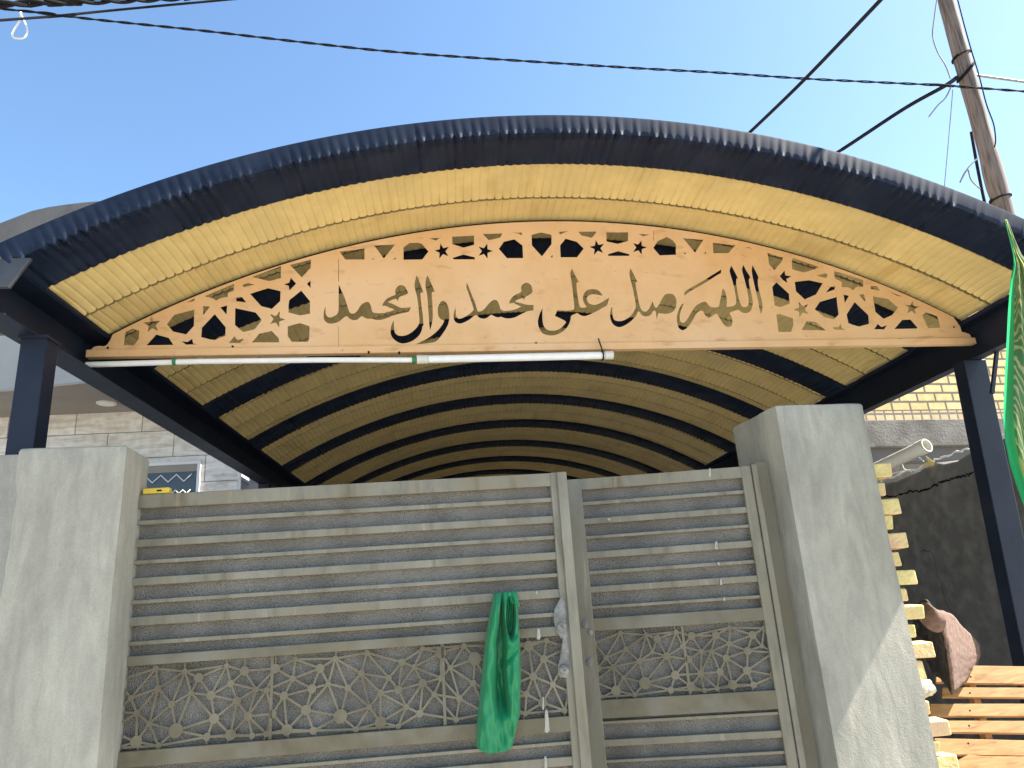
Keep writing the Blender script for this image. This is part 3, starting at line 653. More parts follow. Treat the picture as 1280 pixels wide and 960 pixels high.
# ------------------------------------------------------------------ the cut-out sign
SP0 = np.array([-1.83, 3.547, 2.9]); SU = np.array([4.996, .343, 0]); SU /= np.linalg.norm(SU); SN = np.array([SU[1], -SU[0], 0])   # SN faces the street
def s2(px, py):
    q = on_plane(px, py, SP0, SN) - SP0; return float(q @ SU), float(q[2])
def crop(ox, oy, pts): return [(ox + x / 6.4, oy + y / 6.4) for x, y in pts]
def star_pts(ox, oy, cx, cy, r, rot=0, inner=.4):
    return crop(ox, oy, [(cx + (r if i % 2 == 0 else r * inner) * math.sin(rot + i * math.pi / 5), cy - (r if i % 2 == 0 else r * inner) * math.cos(rot + i * math.pi / 5)) for i in range(10)])
A_, B_, C_, D_ = (390, 310), (550, 310), (660, 310), (800, 310)
LET = [
 crop(*A_, [(213,290),(235,340),(262,400),(282,460),(295,500),(305,520),(330,525),(350,515),(370,490),(385,465),(405,445),(435,432),(455,435),(470,460),(480,500),(490,515),(530,522),(570,520),(610,512),(660,495),(645,487),(615,476),(590,464),(560,464),(568,445),(585,420),(605,402),(640,385),(670,375),(665,350),(672,325),(690,303),(715,297),(738,305),(752,325),(765,350),(770,360),(750,375),(720,385),(700,395),(683,428),(676,408),(660,410),(630,422),(605,435),(640,445),(680,465),(710,478),(745,478),(790,474),(785,490),(770,512),(735,520),(690,530),(640,545),(600,562),(560,574),(520,576),(490,570),(472,566),(445,568),(420,558),(403,545),(385,555),(360,575),(330,578),(305,568),(285,550),(275,545),(245,565),(215,590),(180,602),(150,606),(120,598),(100,580),(92,550),(95,515),(103,480),(110,472),(108,500),(112,530),(125,550),(150,556),(175,545),(200,530),(210,510),(213,480),(213,400)]),
 crop(*A_, [(838,220),(862,275),(882,330),(890,362),(876,354),(868,366),(872,420),(880,490),(888,560),(890,605),(898,612),(885,625),(878,660),(860,695),(830,725),(790,750),(750,762),(715,763),(680,750),(650,725),(632,695),(628,660),(635,620),(655,577),(655,610),(658,650),(665,680),(690,700),(720,703),(760,695),(800,672),(835,640),(858,600),(858,560),(852,490),(845,420),(835,370),(824,330),(820,290),(828,250)]),
 crop(*A_, [(925,220),(945,265),(968,315),(982,357),(967,350),(958,365),(962,420),(966,500),(966,560),(958,610),(945,658),(938,610),(935,560),(930,490),(925,420),(920,370),(910,320),(908,270),(918,235)]),
 crop(*A_, [(1048,422),(1070,435),(1088,465),(1097,510),(1100,550),(1092,600),(1075,640),(1050,680),(1020,720),(985,752),(930,762),(880,768),(832,770),(870,750),(920,725),(965,695),(1010,655),(1045,610),(1058,580),(1040,575),(1020,560),(1008,530),(1006,490),(1015,455),(1030,432)]),
 crop(*B_, [(214,275),(235,325),(255,375),(275,425),(290,470),(300,505),(320,508),(345,495),(370,470),(395,440),(420,420),(440,416),(460,425),(475,460),(485,490),(510,503),(545,503),(590,495),(630,478),(650,467),(620,458),(590,440),(553,446),(558,425),(575,398),(600,375),(640,357),(652,345),(648,320),(655,298),(675,282),(695,278),(720,290),(735,315),(740,345),(730,365),(705,380),(685,390),(670,420),(663,400),(640,408),(610,420),(600,430),(640,440),(680,452),(715,456),(748,454),(748,500),(710,505),(680,515),(640,535),(600,555),(560,564),(520,562),(485,550),(475,555),(455,555),(430,545),(410,533),(395,545),(370,562),(345,566),(315,558),(290,535),(270,545),(240,570),(205,590),(170,604),(140,602),(118,585),(108,555),(112,515),(125,478),(126,515),(130,545),(145,565),(170,563),(210,545),(245,520),(270,495),(262,465),(245,415),(225,355),(212,320)]),
 crop(*C_, [(353,165),(370,205),(395,250),(408,278),(394,272),(388,290),(392,340),(400,400),(408,450),(418,475),(435,478),(460,475),(470,470),(450,445),(440,415),(440,385),(455,355),(480,335),(520,328),(555,335),(580,355),(598,382),(570,378),(540,372),(510,372),(485,382),(472,400),(475,425),(490,445),(520,455),(550,452),(590,435),(620,415),(650,400),(640,435),(630,460),(600,478),(560,500),(510,525),(470,542),(440,545),(415,535),(395,520),(370,530),(345,545),(340,575),(325,615),(300,650),(260,680),(215,698),(170,700),(125,688),(95,655),(80,610),(82,565),(98,515),(116,482),(115,540),(118,590),(130,630),(155,655),(190,662),(230,657),(270,635),(305,595),(290,580),(250,560),(215,545),(225,520),(235,498),(270,500),(320,502),(355,495),(370,490),(368,440),(362,390),(355,330),(348,280),(340,230),(338,205),(345,180)]),
 crop(*C_, [(820,163),(840,200),(862,245),(878,275),(864,270),(860,285),(868,340),(880,400),(890,450),(905,490),(925,508),(950,505),(975,475),(995,425),(1005,450),(1015,475),(1030,478),(1050,450),(1070,410),(1095,375),(1130,365),(1165,375),(1185,410),(1187,450),(1175,490),(1150,515),(1110,528),(1070,525),(1045,520),(1035,545),(1030,578),(1025,540),(1022,510),(1008,500),(995,515),(975,540),(945,548),(915,540),(890,510),(880,510),(862,545),(830,580),(790,610),(745,632),(710,630),(680,610),(662,575),(655,530),(665,478),(676,475),(675,520),(682,560),(700,580),(740,585),(785,570),(825,540),(850,500),(862,470),(855,420),(845,360),(832,300),(818,250),(810,200)]),
 crop(*D_, [(650,172),(648,200),(600,228),(520,280),(440,325),(380,362),(355,382),(360,350),(420,310),(500,265),(580,215)]),
 crop(*D_, [(352,443),(335,480),(322,520),(318,560),(325,590),(345,602),(370,580),(395,540),(420,500),(445,465),(475,445),(515,430),(535,440),(560,470),(600,477),(630,470),(640,420),(655,350),(662,322),(680,350),(692,395),(695,440),(690,472),(725,468),(755,460),(770,430),(765,390),(755,330),(740,270),(722,210),(716,180),(730,140),(750,175),(775,225),(788,250),(772,242),(770,290),(782,360),(795,420),(805,450),(820,470),(850,472),(865,455),(868,420),(862,370),(850,310),(832,240),(815,175),(826,135),(850,180),(875,220),(885,248),(873,240),(872,280),(885,340),(898,400),(902,450),(890,495),(865,518),(835,522),(805,510),(790,495),(760,500),(715,520),(735,560),(740,590),(730,625),(700,633),(670,615),(645,575),(615,525),(600,528),(575,545),(550,560),(525,545),(505,510),(480,505),(455,520),(430,560),(400,610),(370,645),(338,660),(310,640),(297,600),(293,555),(305,505),(325,460),(345,445)]),
 crop(*D_, [(900,135),(920,175),(940,215),(950,240),(943,245),(945,300),(960,370),(975,430),(980,470),(975,510),(965,523),(955,490),(945,430),(932,370),(915,300),(900,230),(893,180)]),
]
E_, F_, G_, H_, I_, J_, K_ = (420, 260), (600, 260), (780, 260), (100, 320), (250, 300), (930, 290), (1060, 310)
CUT = [
 crop(*E_, [(28,350),(75,413),(228,413),(228,324)]), crop(*E_, [(305,300),(382,405),(475,292)]), crop(*E_, [(285,398),(293,412),(312,412)]), crop(*E_, [(455,412),(475,412),(481,396)]),
 crop(*E_, [(540,315),(540,415),(690,413),(740,348),(690,290),(660,278),(590,280)]), crop(*E_, [(745,243),(830,239),(800,262)]), star_pts(*E_, 850, 345, 64, -.25),
 crop(*E_, [(930,230),(930,290),(1020,318),(1105,295),(1105,220)]), crop(*E_, [(935,398),(1020,372),(1110,395),(1110,412),(940,412)]), star_pts(*E_, 1192, 345, 64, .3),
 crop(*F_, [(20,208),(180,203),(160,238),(70,258)]), crop(*F_, [(258,200),(335,196),(332,222),(310,206)]), crop(*F_, [(150,328),(190,270),(275,250),(340,300),(345,402),(215,402)]),
 crop(*F_, [(412,215),(490,195),(572,215),(572,290),(495,388),(415,300)]), crop(*F_, [(565,395),(580,375),(580,398)]), crop(*F_, [(640,300),(685,245),(775,270),(830,325),(775,395),(645,395)]),
 crop(*F_, [(630,190),(700,187),(640,213)]), crop(*F_, [(785,190),(935,188),(895,240),(810,220)]), star_pts(*F_, 938, 318, 64, -.2), crop(*F_, [(1010,195),(1185,195),(1183,265),(1100,288),(1012,268)]),
 crop(*F_, [(1025,370),(1105,345),(1195,370),(1193,384),(1025,384)]),
 star_pts(*G_, 122, 316, 62, .3), crop(*G_, [(118,208),(205,212),(150,228)]), crop(*G_, [(234,320),(270,265),(340,232),(385,255),(415,290),(415,375),(285,380)]), crop(*G_, [(470,242),(635,255),(568,358)]),
 crop(*G_, [(480,352),(482,370),(500,370)]), crop(*G_, [(640,365),(655,350),(655,367)]), crop(*G_, [(708,278),(890,298),(835,362),(715,362)]), crop(*G_, [(955,322),(1000,312),(1030,336),(1000,322)]),
 crop(*H_, [(350,715),(362,610),(420,582),(475,600),(470,670),(432,716)]), star_pts(*H_, 577, 548, 72, -.1), crop(*H_, [(532,715),(610,628),(710,655),(748,712)]),
 crop(*H_, [(695,545),(755,470),(915,430),(912,560),(850,628),(745,605)]), crop(*H_, [(812,682),(860,688),(898,662),(905,700),(940,707),(850,710)]), crop(*H_, [(975,575),(1078,465),(1165,570),(1165,640),(1070,675),(970,650)]),
 crop(*H_, [(985,400),(1042,405),(985,475)]), crop(*H_, [(1122,410),(1178,395),(1172,470)]), crop(*H_, [(995,322),(1235,222),(1228,280),(1185,295),(1180,330),(1130,335),(1090,358),(1060,338)]), crop(*H_, [(845,378),(918,338),(915,360)]),
 crop(*I_, [(288,460),(335,455),(370,500),(290,490)]), crop(*I_, [(282,545),(445,580),(495,640),(440,715),(345,738),(280,680)]), crop(*I_, [(400,430),(545,385),(645,410),(642,490),(575,552),(490,530)]), star_pts(*I_, 615, 635, 68, .35),
 crop(*I_, [(230,825),(275,770),(300,800),(355,790),(320,823)]), crop(*I_, [(415,820),(475,750),(572,728),(630,785),(632,820)]), crop(*I_, [(340,360),(385,345),(440,358),(350,378)]), crop(*I_, [(415,296),(648,210),(648,305),(555,330),(470,310)]),
 crop(*I_, [(670,355),(715,340),(725,300),(770,350),(715,405),(710,368)]), crop(*I_, [(855,350),(885,325),(885,385)]), crop(*I_, [(720,200),(888,156),(885,225),(815,300)]), crop(*I_, [(708,520),(715,480),(810,405),(880,490),(880,590),(800,605),(708,580)]),
 crop(*I_, [(702,770),(702,690),(800,665),(877,690),(875,790),(860,815),(735,815)]),
 crop(*J_, [(187,168),(312,205),(300,240),(243,305),(200,260)]), crop(*J_, [(380,220),(400,210),(600,280),(560,300),(480,325),(385,300)]), crop(*J_, [(285,355),(325,308),(330,345),(380,355),(340,375),(345,408),(310,385)]),
 crop(*J_, [(225,440),(260,402),(360,495),(365,575),(290,600),(245,590)]), crop(*J_, [(258,660),(290,658),(390,690),(395,745),(375,800),(275,800)]), star_pts(*J_, 460, 620, 66, -.35),
 crop(*J_, [(460,785),(500,712),(570,720),(655,788)]), crop(*J_, [(405,400),(520,385),(630,410),(575,500),(485,540),(415,475)]), crop(*J_, [(580,348),(650,330),(670,345),(655,370)]), crop(*J_, [(655,485),(690,440),(728,432),(725,460)]),
 crop(*J_, [(565,620),(605,560),(740,520),(757,660),(720,700),(640,680)]), crop(*J_, [(705,765),(755,760),(770,735),(785,770),(810,783),(730,783)]), crop(*J_, [(795,500),(840,510),(805,570)]), crop(*J_, [(918,505),(960,495),(970,560)]),
 crop(*J_, [(820,660),(885,560),(995,665),(1000,735),(920,757),(835,735)]), crop(*J_, [(720,312),(800,335),(955,385),(950,440),(900,440),(870,468),(840,445),(780,440),(780,400),(725,370)]),
 crop(*J_, [(1012,432),(1060,432),(1090,472),(1012,455)]), crop(*J_, [(1030,515),(1150,535),(1232,605),(1185,665),(1115,695),(1050,640)]), crop(*J_, [(1040,778),(1070,735),(1100,760),(1145,745),(1120,780)]),
 star_pts(*K_, 510, 480, 60, .1), crop(*K_, [(370,648),(435,575),(500,572),(555,635),(550,645)]), crop(*K_, [(592,540),(625,515),(715,545),(738,640),(640,640)]), crop(*K_, [(335,350),(435,389),(390,385)]),
 [(422.9, 324), (423.5, 324), (423.5, 352), (422.9, 352)], [(422.9, 408), (423.4, 408), (423.4, 440), (422.9, 440)], [(816.6, 288), (817.2, 288), (817.2, 300.5), (816.6, 300.5)],
]
def smooth_poly(P, it=3, ang=52):
    """Catmull-Rom through the points, sharp corners kept"""
    P = np.array(P); n = len(P); out = []
    d1 = P - np.roll(P, 1, 0); d2 = np.roll(P, -1, 0) - P
    turn = np.degrees(np.abs((np.arctan2(d2[:, 1], d2[:, 0]) - np.arctan2(d1[:, 1], d1[:, 0]) + np.pi) % (2 * np.pi) - np.pi)); sharp = turn > ang
    for i in range(n):
        p1, p2 = P[i], P[(i + 1) % n]; p0 = P[i - 1] if not sharp[i] else p1 - (p2 - p1); p3 = P[(i + 2) % n] if not sharp[(i + 1) % n] else p2 + (p2 - p1)
        for k in range(it):
            t_ = k / it
            out.append(.5 * (2 * p1 + (p2 - p0) * t_ + (2 * p0 - 5 * p1 + 4 * p2 - p3) * t_ ** 2 + (3 * p1 - p0 - 3 * p2 + p3) * t_ ** 3))
    return out
# outline: circle fitted arch, straight foot, ragged ends
SXC, SZC, SR = .721, -1.0184, 4.721
def arch_uz(x):
    z = SZC + math.sqrt(SR ** 2 - (x - SXC) ** 2); return ((x - SP0[0]) / SU[0], z - SP0[2])
outline = [s2(*p) for p in ((113, 446), (113, 438), (118, 433.5), (124, 432.5), (130, 433), (134, 431), (138, 425), (141, 418))]
outline += [arch_uz(x) for x in np.linspace(-1.66, 3.07, 110)]
outline += [s2(*p) for p in ((1200, 408), (1202, 415), (1207, 416), (1212, 418), (1215, 424), (1217, 430))]
cu = bpy.data.curves.new('sign_plate', 'CURVE'); cu.dimensions = '2D'; cu.fill_mode = 'BOTH'; cu.extrude = .0015
def spl(P):
    s = cu.splines.new('POLY'); s.points.add(len(P) - 1)
    for q, p in zip(s.points, P): q.co = (p[0], p[1], 0, 1)
    s.use_cyclic_u = True
spl(outline)
for L_ in LET: spl([s2(*p) for p in smooth_poly(L_)])
for c_ in CUT: spl([s2(*p) for p in c_])
tmp = bpy.data.objects.new('tmp_sign', cu); COL.objects.link(tmp)
dg = bpy.context.evaluated_depsgraph_get(); me = bpy.data.meshes.new_from_object(tmp.evaluated_get(dg)); bpy.data.objects.remove(tmp)
me.name = 'cut_out_plate'
sign = thing('arched_sign', 'peach steel arch panel with cut-out Arabic calligraphy and star lattice', 'sign', tuple(SP0))
rot = Matrix(((SU[0], 0, SN[0]), (SU[1], 0, SN[1]), (0, 1, 0))).to_4x4()
me.transform(rot)
me.materials.clear(); me.materials.append(M['peach'])
o = bpy.data.objects.new('cut_out_plate', me); COL.objects.link(o); o.parent = sign
# folded bottom trim
tr = MB()
a0, a1 = s2(108, 446.3), s2(1219, 429.6); b0 = s2(113, 440)
for k in range(1):
    P = lambda u, z, d: tuple(SP0 + SU * u + np.array([0, 0, z]) + SN * d)
    tr.hexa([P(a0[0], a0[1] - .004, .012), P(a1[0], a1[1] - .004, .012), P(a1[0], a1[1] - .004, -.03), P(a0[0], a0[1] - .004, -.03), P(a0[0], a0[1] + .036, .012), P(a1[0], a1[1] + .036, .012), P(a1[0], a1[1] + .036, -.03), P(a0[0], a0[1] + .036, -.03)])
tr.build('bottom_trim', M['peach'], sign, bevel=.002)
# black arch tube, stands in for the shaded gap above the plate
fr = MB(); pts = []
for x in np.linspace(-1.75, 3.12, 70):
    u, z = arch_uz(x); q = SP0 + SU * u + np.array([0, 0, z + .006]) - SN * .014; pts.append(q)
fr.tube(pts, .010, 8); fr.build('gap_shade_tube', M['black'], sign, smooth=True)
rv = MB()
for px, py in ((461, 441), (499, 441.5), (597, 434), (670, 429), (740, 431), (781, 433), (291, 433.5), (135, 435), (1192, 409), (1125, 424)):
    u, z = s2(px, py); q = SP0 + SU * u + np.array([0, 0, z])
    MB().tube([q + SN * .0012, q + SN * (.0145 if py > 437 else .004)], .006, 8).build('rivet', M['black'], sign)

# ------------------------------------------------------------------ conduit and tube lamp under the sign
def sp(px, py, off): return on_plane(px, py, SP0 + SN * off, SN)
off = .03
c = thing('conduit', 'thin white conduit running under the left half of the sign', 'conduit', tuple(sp(310, 452, off)))
MB().tube([sp(108, 456, off), sp(250, 451.8, off), sp(400, 450, off), sp(518, 450, off)], .0145, 12).build('pipe', M['white_paint'], c, smooth=True)
for px, py in ((218, 452), (517, 450)):
    a = sp(px - 2, py, off); b = sp(px + 2.5, py, off); MB().tube([a, b], .0185, 12).build('green_tape', M['green_clip'], c, smooth=True)
l = thing('tube_lamp', 'white fluorescent tube lamp under the middle of the sign, unlit', 'lamp', tuple(sp(640, 447, off)))
a, b = sp(521, 449.5, off), sp(766, 444, off); d = (b - a) / np.linalg.norm(b - a)
MB().tube([a + d * .06, b - d * .05], .021, 16).build('tube', M['white_paint'], l, smooth=True)
for p, q in ((a, a + d * .058), (b - d * .048, b)): MB().tube([p, q], .024, 16).build('end_cap', M['pvc'], l, smooth=True)
q = b - d * .06
ring = [q + np.array([0, 0, .0]) + SN * (.026 * math.cos(w)) + np.array([0, 0, 1]) * (.026 * math.sin(w)) for w in np.linspace(0, 6.28, 20)]
MB().tube(ring + [q + np.array([-.012, 0, .1])], .004, 6).build('tie_wire', M['black'], l)

# ------------------------------------------------------------------ stone clad house on the left
HY = 7.0
zs_ = (on_y(50, 520, HY)[2] + on_y(160, 514, HY)[2]) / 2
xc_ = on_y(300, 600, HY)[0]
h = thing('stone_clad_house', 'house with veined stone cladding and an overhanging grey upper floor, left of the canopy', 'house', (-5.5, HY, 0))
MB().box((-9, HY, 0), (xc_, HY + .3, zs_ - .001)).build('stone_wall', M['stone'], h)
e0, e1 = on_z(0, 490, zs_), on_z(108, 479, zs_)
k = (e1[1] - e0[1]) / (e1[0] - e0[0]); fy = lambda x: e0[1] + k * (x - e0[0])
xr = -1.95
mb = MB().hexa([(-9, fy(-9), zs_), (xr, fy(xr), zs_), (xr, HY + 4, zs_), (-9, HY + 4, zs_), (-9, fy(-9), zs_ + .02), (xr, fy(xr), zs_ + .02), (xr, HY + 4, zs_ + .02), (-9, HY + 4, zs_ + .02)])
mb.build('soffit', M['soffit'], h)
zt = zs_ + 1.1
mb = MB().hexa([(-9, fy(-9) + .004, zs_ + .021), (xr, fy(xr) + .004, zs_ + .021), (xr, HY + 4, zs_ + .021), (-9, HY + 4, zs_ + .021), (-9, fy(-9) + .004, zt), (xr, fy(xr) + .004, zt), (xr, HY + 4, zt), (-9, HY + 4, zt)])
mb.build('upper_floor', M['render_grey'], h)
# rounded rooftop parapet
Yp = HY + 1.2; prof = [(-30, 292), (0, 279), (40, 263.5), (60, 259), (80, 256), (105, 253), (124, 251.5), (180, 250), (240, 252), (300, 262)]
pts = [on_y(*p, Yp) for p in prof]; mb = MB(); k = len(pts)
mb.add(pts + [p + np.array([0, .35, 0]) for p in pts] + [np.array([p[0], p[1], zt - .1]) for p in pts] + [np.array([p[0], p[1] + .35, zt - .1]) for p in pts],
       [(i, i + 1, i + 1 + k, i + k) for i in range(k - 1)] + [(i + 2 * k, i + 1 + 2 * k, i + 1, i) for i in range(k - 1)] + [(i + k, i + 1 + k, i + 1 + 3 * k, i + 3 * k) for i in range(k - 1)] + [(0, k, 3 * k, 2 * k), (k - 1, 2 * k - 1, 4 * k - 1, 3 * k - 1)])
mb.build('rounded_parapet', M['parapet'], h)
# white edge strip at the wall's right end
MB().box((xc_ - .02, HY - .012, 0), (xc_ + .012, HY - .002, on_y(303, 590, HY)[2] + .5)).build('corner_strip', M['steel_white'], h)
# window
w0 = on_y(186, 620, HY); w1 = on_y(252, 579, HY)
zb, zt_, x0, x1 = w0[2] - .6, w1[2] + .02, w0[0] - .5, w1[0]
wf = MB(); f_ = .028
wf.box((x0, HY - .03, zt_ - f_), (x1, HY - .002, zt_)); wf.box((x1 - f_, HY - .03, zb), (x1, HY - .002, zt_ - f_)); wf.box((x0, HY - .03, zb), (x0 + f_, HY - .002, zt_ - f_)); wf.box((x0 + f_, HY - .03, zb), (x1 - f_, HY - .002, zb + f_))
W_ = wf.build('window', M['steel_white'], h)
gl = MB().box((x0 + f_, HY - .012, zb + f_), (x1 - f_, HY - .004, zt_ - f_)); gl.build('pane', M['glass'], W_)
MB().box((x0 + f_, HY - .02, zt_ - f_ - .07), (x1 - f_, HY - .0125, zt_ - f_)).build('roller_blind', M['soffit'], W_)
zi = zt_ - f_ - .13; st = .072
for row in range(6):
    gr = MB(); zc = zi - row * .15; x = x0 + f_; q = []; s = 0
    while x < x1 - f_:
        q.append((x, HY - .022 - .004 * (row % 2), zc + (st * .5 if s % 2 == 0 else -st * .45))); x += st; s += 1
    sgn = (1,) if row == 0 else (1, -1)
    for g_ in sgn:
        P = [Vector((a[0], a[1] - (.0035 if g_ < 0 else 0), zc + g_ * (a[2] - zc))) for a in q]
        up, dn = [p + Vector((0, 0, .007)) for p in P], [p - Vector((0, 0, .007)) for p in P]
        gr.grid([up, dn])
    gr.build('grille_strip', M['steel_white'], W_, solid=.003)
# recessed round downlight in the soffit
a = on_z(133, 503.5, zs_)
dl = MB().tube([(a[0], a[1], zs_ - .012), (a[0], a[1], zs_ - .001)], .085, 24); dd = dl.build('downlight', M['steel_white'], h, smooth=False)
MB().tube([(a[0], a[1], zs_ - .016), (a[0], a[1], zs_ - .0125)], .068, 24).build('diffuser', M['diffuser'], dd)

# far end of the yard
tag(MB().box((-6, ymax + .02, 0), (6, ymax + .3, 5)).build('yard_end_wall', M['yard']), 'plain plastered wall closing the yard behind the canopy', 'wall')  # unseen wall, set tight behind the canopy end to keep light out
MB_y = MB().box((-2.05, HY + .8, 0), (-1.98, ymax + .4, 4.6)); tag(MB_y.build('yard_side_wall', M['yard']), 'shaded plastered wall along the left of the canopy behind the stone house', 'wall')

# ------------------------------------------------------------------ right side: side wall, brick house
SX = 3.42
e0, e1 = on_x(1105, 605, SX), on_x(1228, 561, SX)
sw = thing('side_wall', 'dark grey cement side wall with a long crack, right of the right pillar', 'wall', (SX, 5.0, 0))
ys = np.linspace(4.06, 12.8, 120); zt = np.interp(ys, [4.05, e1[1], e0[1], 6.3, 6.4, 12.8], [e1[2] + .03, e1[2], e0[2], e0[2] - .05, 2.98, 2.98]) + rng.normal(0, .008, 120) + .012 * np.sin(ys * 9)  # hidden far stretch raised to keep sun out from under the canopy
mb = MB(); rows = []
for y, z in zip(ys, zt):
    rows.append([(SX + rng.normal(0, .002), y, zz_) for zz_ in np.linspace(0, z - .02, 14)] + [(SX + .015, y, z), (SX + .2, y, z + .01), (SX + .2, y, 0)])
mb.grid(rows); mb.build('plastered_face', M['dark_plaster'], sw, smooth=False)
# crack: a thin dark ragged groove strip
def crack(pxs, w0, nm):
    mb = MB(); q = [on_x(*p, SX - .0035) for p in pxs]; n_ = len(q) * 5; P = []
    t_ = np.linspace(0, len(q) - 1, n_); Q = np.array([[np.interp(s, range(len(q)), [p[k] for p in q]) for k in range(3)] for s in t_])
    rows = []
    for i, p in enumerate(Q):
        w_ = w0 * (.5 + rng.random()); d_ = rng.normal(0, .005)
        rows.append([(SX - .0035, p[1], p[2] + d_ + w_), (SX - .0035, p[1] + .002, p[2] + d_ - w_)])
    mb.grid(rows); return mb.build(nm, M['black'], sw)
crack([(1105, 621), (1125, 619), (1138, 613), (1152, 614), (1165, 608), (1180, 602), (1190, 599), (1204, 595), (1213, 593), (1232, 588)], .006, 'crack')
crack([(1152, 688), (1163, 689), (1168, 697), (1172, 720), (1179, 740), (1186, 762)], .0022, 'crack')
# pale rope lying on the wall top
rp = thing('rope', 'frayed pale rope and twine lying along the top of the dark side wall', 'rope', tuple(e0))
q = [on_x(*p, SX + .0) + np.array([-.012, 0, .016]) for p in ((1103, 604), (1118, 598), (1135, 592), (1150, 589), (1165, 581), (1180, 575), (1195, 569), (1208, 566), (1224, 561))]
Q = [];
for i in range(len(q) - 1):
    for s in np.linspace(0, 1, 5)[:-1]: Q.append(q[i] + (q[i + 1] - q[i]) * s + rng.normal(0, .005, 3))
MB().tube(Q, [.004 + .005 * rng.random() for _ in Q], 6).build('strand', M['white_paint'], rp)
for ps in (((1116, 571), (1127, 578), (1130, 586), (1140, 590)), ((1115, 592), (1130, 588), (1150, 589)), ((1143, 566), (1148, 571), (1155, 577))):
    MB().tube([on_x(*p, SX - .02) for p in ps], .0035, 6).build('twine', M['white_paint'], rp)
rg = MB(); qs = [on_x(*p, SX - .02) for p in ((1153, 582), (1166, 582), (1168, 578), (1160, 572), (1157, 570), (1160, 577), (1154, 580))]
rg.add(qs + [p + np.array([.01, .01, 0]) for p in qs], [tuple(range(7)), tuple(range(13, 6, -1))] + [(i, (i + 1) % 7, (i + 1) % 7 + 7, i + 7) for i in range(7)]); rg.build('rag', M['brick_lump'], rp)

BY = 7.0
b0, b1 = on_y(1085, 531, BY), on_y(1210, 517, BY); zb = (b0[2] + b1[2]) / 2
l0 = on_y(1160, 557, BY)[2]
bh = thing('brick_house', 'cream brick house with a concrete beam, behind the canopy on the right', 'house', (4.6, BY, 0))
MB().box((3.55, BY, zb + .1), (9, BY + .25, 5.2)).build('brick_wall', M['bricks'], bh)
MB().box((3.55, BY - .001, zb), (9, BY + .25, zb + .0995)).build('rowlock_course', M['rowlock'], bh)
MB().box((3.55, BY - .03, l0), (9, BY + .25, zb - .0005)).build('concrete_beam', M['concrete'], bh, bevel=.008)
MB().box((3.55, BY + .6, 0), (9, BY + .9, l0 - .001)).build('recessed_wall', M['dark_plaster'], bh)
MB().box((3.55, BY + .05, l0 - .14), (9, BY + .25, l0 - .001)).build('under_beam', M['parapet'], bh)  # shade of the recess under the beam put into a darker grey

bh.rotation_euler = (0, 0, math.radians(8))
# ------------------------------------------------------------------ pipe
a, b = on_y(1092, 588, 5.0), on_y(1159, 556.5, 4.55)
p_ = thing('drain_pipe', 'white plastic pipe end jutting out above the projecting bricks', 'pipe', tuple(b))
d = (b - a); d /= np.linalg.norm(d); a = a - d * .5
u = np.cross(d, [0, 0, 1]); u /= np.linalg.norm(u); v = np.cross(u, d); rows = []
for t_, r_ in ((0, .046), (1, .046), (1, .039), (.7, .039)):
    c0 = a + (b - a) * t_; rows.append([c0 + (u * math.cos(q) + v * math.sin(q)) * r_ for q in np.linspace(0, 2 * math.pi, 29)[:-1]])
MB().grid(rows, closed=True).build('pipe_body', M['pvc'], p_, smooth=False, recalc=False)
MB().tube([b - d * .07, b - d * .004], .0505, 24, caps=False).build('socket_rim', M['pvc'], p_)

# ------------------------------------------------------------------ pallet leaning upright
PA = np.array([2.35, 3.70]); PB = np.array([3.25, 3.50]); pd = (PB - PA); PW = np.linalg.norm(pd); pd /= PW
PN = np.array([-pd[1], pd[0], -.7]); PN /= np.linalg.norm(PN)      # backward normal, leaning back
PP0 = np.array([PA[0], PA[1], .75])
pp = lambda px, py: on_plane(px, py, PP0, PN)
pal = thing('pallet', 'pale pine pallet leaning back near the dark side wall under the curled rug', 'pallet', tuple((PP0 + np.array([pd[0], pd[1], 0]) * .4)[:2]) + (0.3,))
UV = np.array([pd[0], pd[1], 0]); VV = np.cross(UV, PN); VV = VV / np.linalg.norm(VV); VV = VV if VV[2] > 0 else -VV
slats = [((1170, 831, 853), (1290, 833, 855)), ((1178, 859, 871), (1290, 859.5, 872)), ((1163, 879.5, 895), (1290, 879.5, 895)), ((1160, 900.5, 915), (1290, 901, 916.5)), ((1168, 922.5, 943), (1290, 925.5, 945))]
for (xa, ya0, ya1), (xb, yb0, yb1) in slats:
    q = [pp(xa, ya1), pp(xb, yb1), pp(xb, yb0), pp(xa, ya0)]
    MB().hexa([q[0], q[1], q[1] + PN * .018, q[0] + PN * .018, q[3], q[2], q[2] + PN * .018, q[3] + PN * .018]).build('slat', M['pine'], pal, bevel=.002)
low = [pp(1168, 943), pp(1290, 945)]
for i in range(1, 12):
    d0 = -VV * (.098 * i - .075); d1 = -VV * (.098 * i)
    if (low[1] + d1)[2] < .03: break
    MB().hexa([low[0] + d1, low[1] + d1, low[1] + d1 + PN * .018, low[0] + d1 + PN * .018, low[0] + d0, low[1] + d0, low[1] + d0 + PN * .018, low[0] + d0 + PN * .018]).build('slat', M['pine'], pal, bevel=.002)
for px in (1212, 1285):
    q = [pp(px - 4, 955), pp(px + 4, 955), pp(px + 4, 838), pp(px - 4, 838)]; k_ = (q[0][2] - .02) / VV[2]; q[0] = q[0] - VV * k_; q[1] = q[1] - VV * k_
    MB().hexa([q[0] + PN * .0185, q[1] + PN * .0185, q[1] + PN * .09, q[0] + PN * .09, q[3] + PN * .0185, q[2] + PN * .0185, q[2] + PN * .09, q[3] + PN * .09]).build('stringer', M['pine'], pal)
nl = MB()
